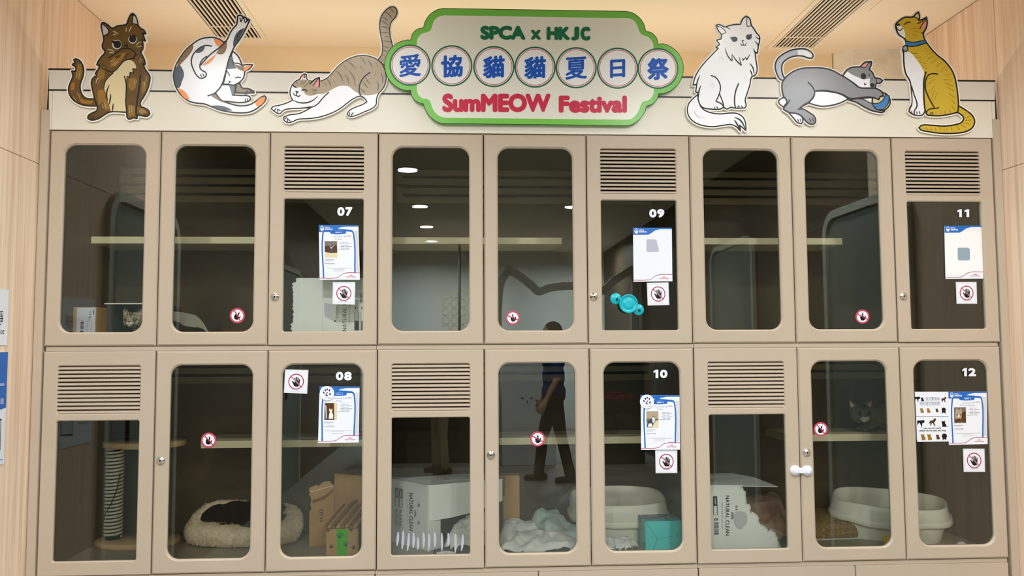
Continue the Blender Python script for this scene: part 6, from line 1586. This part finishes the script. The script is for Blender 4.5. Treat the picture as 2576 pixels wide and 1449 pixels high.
def litter_tray(name, label, c, rx, ry, ang, hf, hb, ex=3.2):
    """rounded litter tray with a raised wavy rim band; rear higher than front"""
    t = thing(name, label, 'litter tray', (c[0], c[1], FLL))
    nu = 96
    def ring(k, z):
        out = []
        for i in range(nu):
            a_ = 2 * math.pi * i / nu
            ca, sa = math.cos(a_), math.sin(a_)
            q = (abs(ca) ** ex + abs(sa) ** ex) ** (-1 / ex)
            x, y = ca * q * rx * k, sa * q * ry * k
            zz = z(a_)
            X = c[0] + x * math.cos(ang) - y * math.sin(ang); Y = c[1] + x * math.sin(ang) + y * math.cos(ang)
            out.append(Vector((X, Y, FLL + zz)))
        return out
    def skin(rings, nm, parent=None):
        g = MB(); vs = [p for r in rings for p in r]
        fs = [(i * nu + j, i * nu + (j + 1) % nu, (i + 1) * nu + (j + 1) % nu, (i + 1) * nu + j) for i in range(len(rings) - 1) for j in range(nu)]
        g.add(vs, fs, 'plastic', True); return g.build(nm, t)
    H = lambda a_: hf + (hb - hf) * (0.5 + 0.5 * math.sin(a_ + ang))
    def wave(a_):       # the band dips in the middle of the front
        d = (math.sin(a_) < -0.5) * max(0, 1 - abs(math.cos(a_)) / 0.55)
        return -0.016 * math.sin(min(1, d * 1.6) * math.pi / 2)
    g = MB(); b = ring(0.80, lambda a_: 0.003); g.add(b, [tuple(range(nu))], 'plastic'); 
    skin([ring(0.80, lambda a_: 0.0), ring(0.815, lambda a_: 0.006), ring(0.86, lambda a_: 0.05), ring(0.90, lambda a_: H(a_) * 0.50 + wave(a_)), ring(0.88, lambda a_: H(a_) * 0.50), ring(0.84, lambda a_: 0.05), ring(0.79, lambda a_: 0.01), ring(0.3, lambda a_: 0.01), ring(0.01, lambda a_: 0.01)], 'pan')
    lo = lambda a_: H(a_) * 0.50 + wave(a_)
    skin([ring(0.905, lo), ring(0.975, lambda a_: lo(a_) - 0.004), ring(1.0, lambda a_: lo(a_) + 0.002), ring(1.0, lambda a_: lo(a_) + 0.020), ring(0.985, lambda a_: lo(a_) + 0.026), ring(0.955, lambda a_: lo(a_) + 0.028),
          ring(0.925, lambda a_: H(a_) * 0.97), ring(0.91, lambda a_: H(a_)), ring(0.885, lambda a_: H(a_)), ring(0.87, lambda a_: H(a_) * 0.97), ring(0.875, lambda a_: H(a_) * 0.55), ring(0.89, lambda a_: H(a_) * 0.5)], 'rim')
    return t
litter_tray('litter_tray', 'cream litter tray behind the teal carton in cabinet 10', (2.448, 0.475), 0.24, 0.158, 0.0, 0.168, 0.212)
litter_tray('litter_tray', 'cream litter tray set at an angle beside the brown carpet pad in cabinet 12', (3.725, 0.385), 0.268, 0.172, -0.5, 0.155, 0.195)

t = thing('teal_carton', 'teal carton standing in front of the cream litter tray, door 10', 'cardboard box', (2.6, 0.29, FLL))
x0, x1, y0, y1 = 2.516, 2.700, 0.18, 0.335
zt = at(1640, 1312, y0).z
T = Matrix.Translation((x0, y0, 0)) @ Matrix.Rotation(0.02, 4, 'Z') @ Matrix.Translation((-x0, -y0, 0))
g = MB(); g.bbox(x0, x1 - 0.02, y0, y1, FLL, zt, 'teal', 0.0015, T); g.build('carton', t)
fT = lambda u, v: T @ Vector((x0 + (x1 - 0.02 - x0) * u, y0 - 0.0003, zt - (zt - FLL) * v))
a = Art(fT, T.to_3x3() @ Vector((0, -1, 0)), 0.00012)
dk = mat('teal_fold', (20, 120, 124), 0.5, 0.3)
for q in ([(0.01, 0.02), (0.32, 0.60), (0.74, 0.52)], [(0.32, 0.60), (0.20, 0.98)], [(0.86, 0.40), (0.88, 0.58)]): a.stroke(q, 0.010, dk, sm=False)
a.build('front_print', t)
fT2 = lambda u, v: T @ Vector((x0 - 0.0003, y1 + (y0 - y1) * u, zt - (zt - FLL) * v))
a = Art(fT2, T.to_3x3() @ Vector((-1, 0, 0)), 0.00012)
a.fill([(0.0, 0), (0.56, 0), (0.42, 0.4), (0.30, 1), (0, 1)], 'teal_side', False)
for v in (0.36, 0.42): a.stroke([(0.32, v), (0.40, v)], 0.03, 'greyline', sm=False); a.stroke([(0.58, v - 0.01), (0.66, v)], 0.03, 'black', sm=False)
a.fill([(0.70, 0.78), (0.84, 0.78), (0.84, 0.88), (0.70, 0.88)], 'pink_line', False)
for i in range(5): a.stroke([(0.08, 0.55 + 0.07 * i), (0.24, 0.55 + 0.07 * i)], 0.02, 'greyline', sm=False)
a.build('side_print', t)
fT3 = lambda u, v: T @ Vector((x0 + (x1 - 0.02 - x0) * u, y1 + (y0 - y1) * v, zt + 0.0003))
a = Art(fT3, (0, 0, 1), 0.00012)
a.fill([(0, 0), (1, 0), (1, 0.6), (0.7, 0.5), (0.2, 0.75), (0, 0.6)], 'teal_side', False)
rr = random.Random(2)
for i in range(12):
    u, v = 0.3 + 0.5 * rr.random(), 0.2 + 0.45 * rr.random()
    a.fill(circle(u, v, 0.06, 8, 0.05), ('white', 'cat_dkbrown', 'lightgrey', 'deep_green')[i % 4], False)
a.stroke([(0.1, 0.2), (0.35, 0.16)], 0.03, 'cat_slate', sm=False)
a.build('top_print', t)
heap([(2.36, 0.16), (2.44, 0.14), (2.49, 0.20), (2.47, 0.28), (2.40, 0.30), (2.34, 0.26)], lambda x, y: 0.022, 'small_towel', 'cloth_white', FLL, 9.2, res=0.006, amp=0.018, fr=20, label='small white towel scrunched between the litter tray and the teal carton')

# --- cabinet 12: torn carton with fleece, carpet pad, balls
yb = 0.14
f12 = lambda u, v: at(1770 + u / 5.796, 1150 + v / 5.796, yb)
t = thing('torn_white_carton', 'white carton torn open diagonally with NATURAL CLEAN printing, left in cabinet 12', 'cardboard box', (2.92, 0.28, FLL))
jag = [(545, 405), (530, 470), (560, 440), (580, 490), (610, 505), (600, 560), (612, 620), (620, 680), (670, 700), (680, 740), (672, 775), (690, 798), (720, 810), (765, 845), (800, 890), (790, 920), (806, 960), (830, 990), (870, 1000), (900, 1040), (905, 1025), (935, 1075), (965, 1080), (980, 1050), (1005, 1090), (1040, 1105), (1050, 1150), (1080, 1170), (1075, 1215), (1100, 1235), (1090, 1265), (1115, 1290), (1130, 1345), (1150, 1400)]
a = Art(f12, step=0.00015); a.base([(-150, 405)] + jag + [(-150, 1400)], 0.004, 'white_carton', 0, False); a.build('front_panel', t)
a = Art(f12, step=0.0004); a.stroke(jag, 20, 'paper_edge', sm=False); a.build('torn_edge', t)
a = Art(f12, step=0.00015); a.lay = 3
a.text('NATURAL CLEAN', 560, 1145, 322, 372, 'black', 0.02, 1)
a.v = [v for v in a.v]
a.text('clean living for your pets', 660, 1050, 262, 288, 'greyline', 0.0, 1)
a.text('100%', 800, 905, 402, 432, 'black', 0.02, 1); a.text('O R', 705, 778, 462, 492, 'black', 0.02, 1)
a.stroke([(138, 570), (192, 570), (198, 840), (144, 840)], 7, 'black', True, False); a.fill([(136, 570), (194, 570), (196, 708), (138, 708)], 'black', False); a.stroke([(165, 600), (168, 680)], 14, 'lightgrey', sm=False)
for i in range(13): a.stroke([(152, 945 + i * 14.5), (214, 945 + i * 14.5)], 4 + (i * 5) % 7, 'cat_slate', sm=False)
a.text('15', 888, 920, 152, 205, 'black', 0.03, 1)
a.fill([(455, 800), (500, 785), (590, 795), (628, 850), (625, 960), (545, 1045), (490, 1030), (440, 950), (437, 860)], 'lightgrey', False)
a.build('carton_print', t)
g = MB()
z1 = f12(300, 405).z; xa = 2.725; xb = f12(1040, 435).x; 
g.prism([Vector((xa, yb, z1)), Vector((f12(1075, 432).x, yb - 0.01, f12(1075, 432).z)), Vector((xb - 0.04, 0.30, z1 + 0.004)), Vector((xb - 0.10, 0.44, z1 + 0.002)), Vector((xa, 0.44, z1))], Vector((0, 0, 0)), Vector((0, 0, 0.003)), 'white_carton')
g.build('top_flap', t)
g = MB(); g.box(xa, xa + 0.004, yb + 0.004, 0.44, FLL, z1 - 0.001, 'white_carton'); g.box(xa + 0.004, xb - 0.10, 0.436, 0.44, FLL, z1 - 0.001, 'white_carton'); g.box(xa + 0.004, xb - 0.02, yb + 0.004, 0.436, FLL, FLL + 0.003, 'white_carton')
g.build('carton_body', t)
heap([(2.88, 0.17), (3.02, 0.165), (3.16, 0.15), (3.20, 0.25), (3.20, 0.40), (3.10, 0.43), (2.90, 0.42)], lambda x, y: 0.065 + 0.115 * max(0, min(1, (y - 0.16) / 0.2)) , 'brown_fleece', 'cloth_brown', FLL + 0.003, 6.4, amp=0.03, fr=9, label='brown fleece blanket bulging out of the torn white carton')

t = thing('carpet_pad', 'thick brown carpet scratching pad left of the angled litter tray', 'scratcher', (3.45, 0.48, FLL))
prof = [(0.335, 0.004), (0.328, 0.02), (0.332, 0.062), (0.35, 0.076), (0.62, 0.09), (0.625, 0.08), (0.625, 0.004)]
nx = 40; vs = []; fs = []
yy = smooth([(p[0], p[1]) for p in prof], False, 8)
for i in range(nx + 1):
    x = 3.325 + 0.222 * i / nx
    for (y, z) in yy:
        p = Vector((x - 0.10 * max(0, (y - 0.40)) * (0.3 if i < nx / 2 else 0.3), y, FLL + z))
        q = noise.noise(p * 130) * 0.0045 + noise.noise(p * 50) * 0.003
        vs.append(p + Vector((0, -q * 0.6, q)))
m_ = len(yy)
fs = [(i * m_ + j, (i + 1) * m_ + j, (i + 1) * m_ + j + 1, i * m_ + j + 1) for i in range(nx) for j in range(m_ - 1)] + [tuple(range(m_)), tuple(nx * m_ + j for j in range(m_))]
g = MB(); g.add(vs, fs, 'carpet_brown', True); g.build('pad', t)
g = MB(); g.prism([Vector((3.30, 0.318, FLL + 0.001)), Vector((3.36, 0.312, FLL + 0.001)), Vector((3.50, 0.325, FLL + 0.001)), Vector((3.60, 0.335, FLL + 0.001)), Vector((3.61, 0.36, FLL + 0.001)), Vector((3.52, 0.55, FLL + 0.001)), Vector((3.30, 0.55, FLL + 0.001))], Vector((0, 0, 0)), Vector((0, 0, 0.002)), 'cloth_white')
tag(g.build('white_mat'), 'thin white cloth spread under the brown carpet pad', 'cloth')

def ball(name, px_, py_, r, m, label):
    c = at_z(px_, py_, FLL + r)
    g = MB(); bm = bmesh.new(); bmesh.ops.create_uvsphere(bm, u_segments=28, v_segments=18, radius=r); bmesh.ops.translate(bm, vec=c, verts=bm.verts)
    g.bm(bm, m, None, True); tag(g.build(name), label, 'ball')
ball('yellow_ball', 2234, 1360, 0.0245, 'yellow', 'yellow ball on the cabinet floor in front of the angled litter tray')
ball('white_ball', 2419, 1376, 0.0235, 'card', 'white ball on the cabinet floor right of the angled litter tray')

# ------------------------------------------------------------------ the room behind the viewer, seen only as reflections in the glass
M['door_panel'] = mat('pale_door_panel', (122, 131, 124), 0.5, 0.3)
M['door_frame'] = mat('pale_door_frame', (188, 188, 176), 0.5, 0.3)
M['dark_green'] = mat('dark_green_panel', (52, 70, 64), 0.5, 0.3)
def side_door(nm, x, sgn, y0, y1, h):
    """rounded glazed door in a side wall; sgn = +1 faces +x"""
    g = MB(); r = 0.12
    out = rrect(y0, y1, 0.0, h, 0.001, 1)
    def outline(e):
        pts = [(y0 - e, 0.0)]
        for cx_, a0 in ((y0 + r, 180), (y1 - r, 90)):
            for i in range(9):
                a_ = math.radians(a0 - 90 * i / 8); pts.append((cx_ + (r + e) * math.cos(a_), h - r + (r + e) * math.sin(a_)))
        pts.append((y1 + e, 0.0)); return pts
    d = struct_door = None
    g.prism([Vector((x, a_, b_)) for a_, b_ in outline(0.0)], Vector((0, 0, 0)), Vector((sgn * 0.012, 0, 0)), 'door_panel')
    d = struct(g, nm)
    f = MB(); o1, o2 = outline(0.05), outline(0.0); n = len(o1)
    vs = [Vector((x + sgn * q, p[0], p[1])) for q in (0.001, 0.03) for p in o1] + [Vector((x + sgn * q, p[0], p[1])) for q in (0.001, 0.03) for p in o2]
    fs = []
    for i in range(n - 1): fs += [(i, i + 1, n + i + 1, n + i), (2 * n + i, 2 * n + i + 1, 3 * n + i + 1, 3 * n + i), (n + i, n + i + 1, 3 * n + i + 1, 3 * n + i), (i, i + 1, 2 * n + i + 1, 2 * n + i)]
    f.add(vs, fs, 'door_frame'); f.build('door_frame', d)
    hd = MB(); hy = y1 - 0.12; hd.tube([(x + sgn * 0.012, hy, 0.9), (x + sgn * 0.07, hy, 0.92), (x + sgn * 0.07, hy, 1.22), (x + sgn * 0.012, hy, 1.24)], 0.011, 'dark', 8); hd.build('door_handle', d)
side_door('door_1', XL + 0.0, 1, -1.58, -0.66, 2.16)
side_door('door_2', XL + 0.0, 1, -5.4, -4.4, 2.16)
side_door('door_3', XR, -1, -1.74, -0.76, 2.22)
side_door('door_4', XR, -1, -4.3, -3.2, 2.28)

# cat-ear frame on the far wall
YE = -7.6
pts = [(1262, 840), (1264, 760), (1272, 706), (1284, 690), (1300, 700), (1330, 722), (1355, 742), (1385, 733), (1440, 728), (1480, 735), (1515, 742), (1550, 715), (1585, 692), (1605, 700), (1612, 760), (1614, 840)]
pts = [(min(p[0], 1590), p[1]) for p in pts]
W_ = [mirrored(p[0], p[1], YE) for p in smooth(pts, False, 5, 70)]
g = MB()
Q = [(p.x, p.z) for p in W_]
Q = [(Q[0][0], 0.0)] + Q + [(Q[-1][0], 0.0)]
oo = offset2(Q, 0.10)
n = len(Q)
vs = [Vector((p[0], y, p[1])) for y in (YE, YE - 0.12) for p in Q] + [Vector((p[0], y, max(0, p[1]))) for y in (YE, YE - 0.12) for p in oo]
fs = []
for i in range(n - 1): fs += [(i, i + 1, n + i + 1, n + i), (2 * n + i, 2 * n + i + 1, 3 * n + i + 1, 3 * n + i), (i, i + 1, 2 * n + i + 1, 2 * n + i), (n + i, n + i + 1, 3 * n + i + 1, 3 * n + i)]
g.add(vs, fs, 'door_frame')
tag(g.build('ear_arch'), 'pale cat-ear shaped archway reflected in the upper middle glass door', 'archway')

# lattice of rings and a thin pole near the far wall
YL = -9.6
t = thing('ring_lattice', 'lattice of pale rings on a pole reflected in the upper fourth glass door', 'display rack', mirrored(1150, 840, YL))
for i in range(5):
    for j in range(6):
        c = mirrored(1121 + i * 21.5, 741 + j * 21.5, YL); r = 9.2 * 13.1 / F
        g = MB(); g.tube([(c.x + r * math.cos(2 * math.pi * q / 20), YL, c.z + r * math.sin(2 * math.pi * q / 20)) for q in range(20)], 0.009, 'shelf', 6, True); g.build('ring', t)
p0, p1 = mirrored(1156, 650, YL), mirrored(1152, 735, YL)
g = MB(); g.tube([(p0.x, YL, ZC), (p0.x, YL, p1.z), (p0.x, YL, 0)], 0.02, 'slate_box', 8); g.build('pole', t)
# pale counter and green brand panel
def panel(nm, label, cat, a0, a1, y, m, th=0.06):
    q0, q1 = mirrored(a0[0], a0[1], y), mirrored(a1[0], a1[1], y)
    x0, x1 = sorted((q0.x, q1.x)); g = MB(); g.bbox(x0, x1, y - th, y, max(0.0, min(q0.z, q1.z)), max(q0.z, q1.z), m, 0.006)
    return tag(g.build(nm), label, cat), x0, x1
o, x0, x1 = panel('paw_counter', 'pale counter with a paw trail reflected beside the standing person', 'counter', (1262, 905), (1400, 1190), -6.4, 'white', 0.4)
yy = -6.4 + 0.0005
a = Art(lambda u, v: Vector(((mirrored(u, v, -6.4)).x, yy, mirrored(u, v, -6.4).z)), (0, 1, 0), 0.0004)
for u, v, m in ((1315, 1003, 'black'), (1327, 1012, 'cat_dkbrown'), (1337, 1003, 'red'), (1350, 1008, 'black'), (1374, 1018, 'cat_dkbrown')): paw(a, u, v, 4.5, m, 1.0)
a.text('FRIENDS', 1402, 1362, 1006, 998, 'cat_slate', 0.03)
a.build('paw_print', o)
o, x0, x1 = panel('brand_panel', 'dark green panel with a red crown reflected in glass door 10', 'display panel', (1500, 900), (1625, 1200), -6.4, 'dark_green', 0.3)
panel('reception_desk', 'dark counter reflected behind the lower fourth door', 'counter', (930, 985), (1255, 1200), -6.7, 'dark', 0.5)
a = Art(lambda u, v: Vector(((mirrored(u, v, -6.4)).x, yy, mirrored(u, v, -6.4).z)), (0, 1, 0), 0.0004)
crown(a, 1548, 990, 36, 'sign_red'); a.text('ROYAL CANIN', 1592, 1502, 1004, 993, 'sign_red', 0.04); a.build('crown_print', o)

M['skin'] = mat('skin', (206, 160, 130), 0.6, 0.3)
M['hair'] = mat('short_dark_hair', (38, 30, 26), 0.8, 0.2)
M['blue_shirt'] = mat('blue_shirt', (36, 70, 120), 0.85, 0.1)
M['dark_trouser'] = mat('dark_trousers', (52, 48, 40), 0.9, 0.1)
M['tan_trouser'] = mat('tan_trousers', (150, 134, 100), 0.9, 0.1)
M['shoe'] = mat('brown_shoe', (60, 48, 32), 0.6, 0.3)
M['grey_shirt'] = mat('grey_shirt', (120, 120, 118), 0.85, 0.1)
def person(label, x, y, h, rz, shirt, trouser, stride=0.16):
    """standing person, feet on the floor, facing +X before rotation"""
    t = thing('person', label, 'person', (x, y, 0), None)
    k = h / 1.72
    T = Matrix.Translation((x, y, 0)) @ Matrix.Rotation(rz, 4, 'Z') @ Matrix.Scale(k, 4)
    P = lambda a_, b_, c_: T @ Vector((a_, b_, c_))
    hip = 0.90
    legs = []
    for sg, fx in ((1, stride), (-1, -stride)):
        legs += [((0.0, sg * 0.09, hip), (fx * 0.55 + 0.02, sg * 0.10, 0.50), 0.085, 0.056), ((fx * 0.55 + 0.02, sg * 0.10, 0.50), (fx, sg * 0.10, 0.10), 0.055, 0.040)]
    arms = []
    for sg in (1, -1):
        arms += [((0.0, sg * 0.19, 1.40), (-0.02, sg * 0.235, 1.14), 0.048, 0.038), ((-0.02, sg * 0.235, 1.14), (0.10, sg * 0.20, 0.90), 0.037, 0.027)]
    pc = [('c', P(*a_), P(*b_), r1 * k, r2 * k) for a_, b_, r1, r2 in legs + arms]
    pc += [('e', P(0, 0, 0.95), (0.12 * k, 0.165 * k, 0.13 * k), (0, 0, rz)), ('e', P(0, 0, 1.12), (0.105 * k, 0.145 * k, 0.17 * k), (0, 0, rz)), ('e', P(0, 0, 1.32), (0.115 * k, 0.18 * k, 0.15 * k), (0, 0, rz)),
           ('c', P(0, -0.15, 1.41), P(0, 0.15, 1.41), 0.055 * k, 0.055 * k), ('c', P(0.0, 0, 1.42), P(0.02, 0, 1.54), 0.055 * k, 0.05 * k),
           ('e', P(0.02, 0, 1.62), (0.098 * k, 0.076 * k, 0.115 * k), (0, 0, rz)), ('e', P(0.06, 0, 1.555), (0.05 * k, 0.055 * k, 0.05 * k), (0, 0, rz)), ('c', P(0.115, 0, 1.625), P(0.128, 0, 1.595), 0.012 * k, 0.017 * k),
           ('e', P(0.01, 0.078, 1.61), (0.022 * k, 0.012 * k, 0.033 * k), (0, 0, rz)), ('e', P(0.01, -0.078, 1.61), (0.022 * k, 0.012 * k, 0.033 * k), (0, 0, rz))]
    for sg in (1, -1):       # palms, four fingers and a thumb on each hand
        w_ = Vector((0.10, sg * 0.20, 0.90))
        pc.append(('c', P(*w_), P(w_.x + 0.035, w_.y, w_.z - 0.075), 0.028 * k, 0.034 * k))
        for q in range(4):
            fx = w_.x + 0.012 + q * 0.019; L_ = (0.062, 0.075, 0.07, 0.055)[q]
            pc += [('c', P(fx, w_.y, w_.z - 0.085), P(fx + 0.012, w_.y, w_.z - 0.085 - L_ * 0.6), 0.0095 * k, 0.0088 * k), ('c', P(fx + 0.012, w_.y, w_.z - 0.085 - L_ * 0.6), P(fx + 0.016, w_.y - sg * 0.02, w_.z - 0.085 - L_), 0.0085 * k, 0.0075 * k)]
        pc.append(('c', P(w_.x + 0.05, w_.y - sg * 0.01, w_.z - 0.03), P(w_.x + 0.085, w_.y - sg * 0.02, w_.z - 0.085), 0.012 * k, 0.009 * k))
    b = blob('skin', pc, voxel=0.0085, smooth_it=2).build('body', t)
    blob(shirt, [('e', P(0, 0, 0.98), (0.135 * k, 0.18 * k, 0.12 * k), (0, 0, rz)), ('e', P(0, 0, 1.14), (0.125 * k, 0.165 * k, 0.18 * k), (0, 0, rz)), ('e', P(0, 0, 1.32), (0.13 * k, 0.195 * k, 0.155 * k), (0, 0, rz)), ('c', P(0, -0.17, 1.41), P(0, 0.17, 1.41), 0.066 * k, 0.066 * k)] +
         [('c', P(0, sg * 0.19, 1.40), P(-0.015, sg * 0.23, 1.17), 0.064 * k, 0.055 * k) for sg in (1, -1)], voxel=0.012, smooth_it=3).build('shirt', t)
    blob(trouser, [('c', P(*a_), P(*b_), r1 * k * 1.16, max(r2, 0.052) * k * 1.18) for a_, b_, r1, r2 in legs] + [('e', P(0, 0, 0.93), (0.132 * k, 0.178 * k, 0.10 * k), (0, 0, rz))], voxel=0.012, smooth_it=3).build('trousers', t)
    for sg, fx in ((1, stride), (-1, -stride)):
        blob('shoe', [('c', P(fx - 0.06, sg * 0.10, 0.045), P(fx + 0.13, sg * 0.105, 0.036), 0.042 * k, 0.036 * k), ('c', P(fx - 0.02, sg * 0.10, 0.05), P(fx - 0.01, sg * 0.10, 0.11), 0.045 * k, 0.045 * k), ('c', P(fx - 0.07, sg * 0.10, 0.018), P(fx + 0.15, sg * 0.105, 0.018), 0.018 * k, 0.018 * k)], voxel=0.01, smooth_it=2).build('shoe', t)
    blob('hair', [('e', P(0.0, 0, 1.645), (0.105 * k, 0.082 * k, 0.105 * k), (0, 0, rz))], voxel=0.012, smooth_it=2).build('hair', t)
    for sg in (1, -1):
        e = MB(); c = P(0.108, sg * 0.032, 1.625); bm = bmesh.new(); bmesh.ops.create_uvsphere(bm, u_segments=10, v_segments=8, radius=0.012 * k); bmesh.ops.translate(bm, vec=c, verts=bm.verts); e.bm(bm, 'dark', None, True); e.build('eye', t)
    m_ = MB(); m_.tube([P(0.107, -0.02, 1.565), P(0.113, 0, 1.563), P(0.107, 0.02, 1.565)], 0.004 * k, 'nose', 6); m_.build('mouth', t)
    return t
pp = mirrored(1395, 1190, -5.2)
person('person in a blue shirt and dark trousers standing side-on, reflected in the lower middle doors', pp.x, -5.2, 1.64, math.pi, 'blue_shirt', 'dark_trouser')
pp = mirrored(1108, 1180, -5.9)
person('person in tan trousers and dark sneakers, reflected behind the lower fourth door', pp.x, -5.9, 1.5, math.pi * 0.9, 'grey_shirt', 'tan_trouser', 0.03)

for o in SC.objects:
    if '_b' in o: del o['_b']
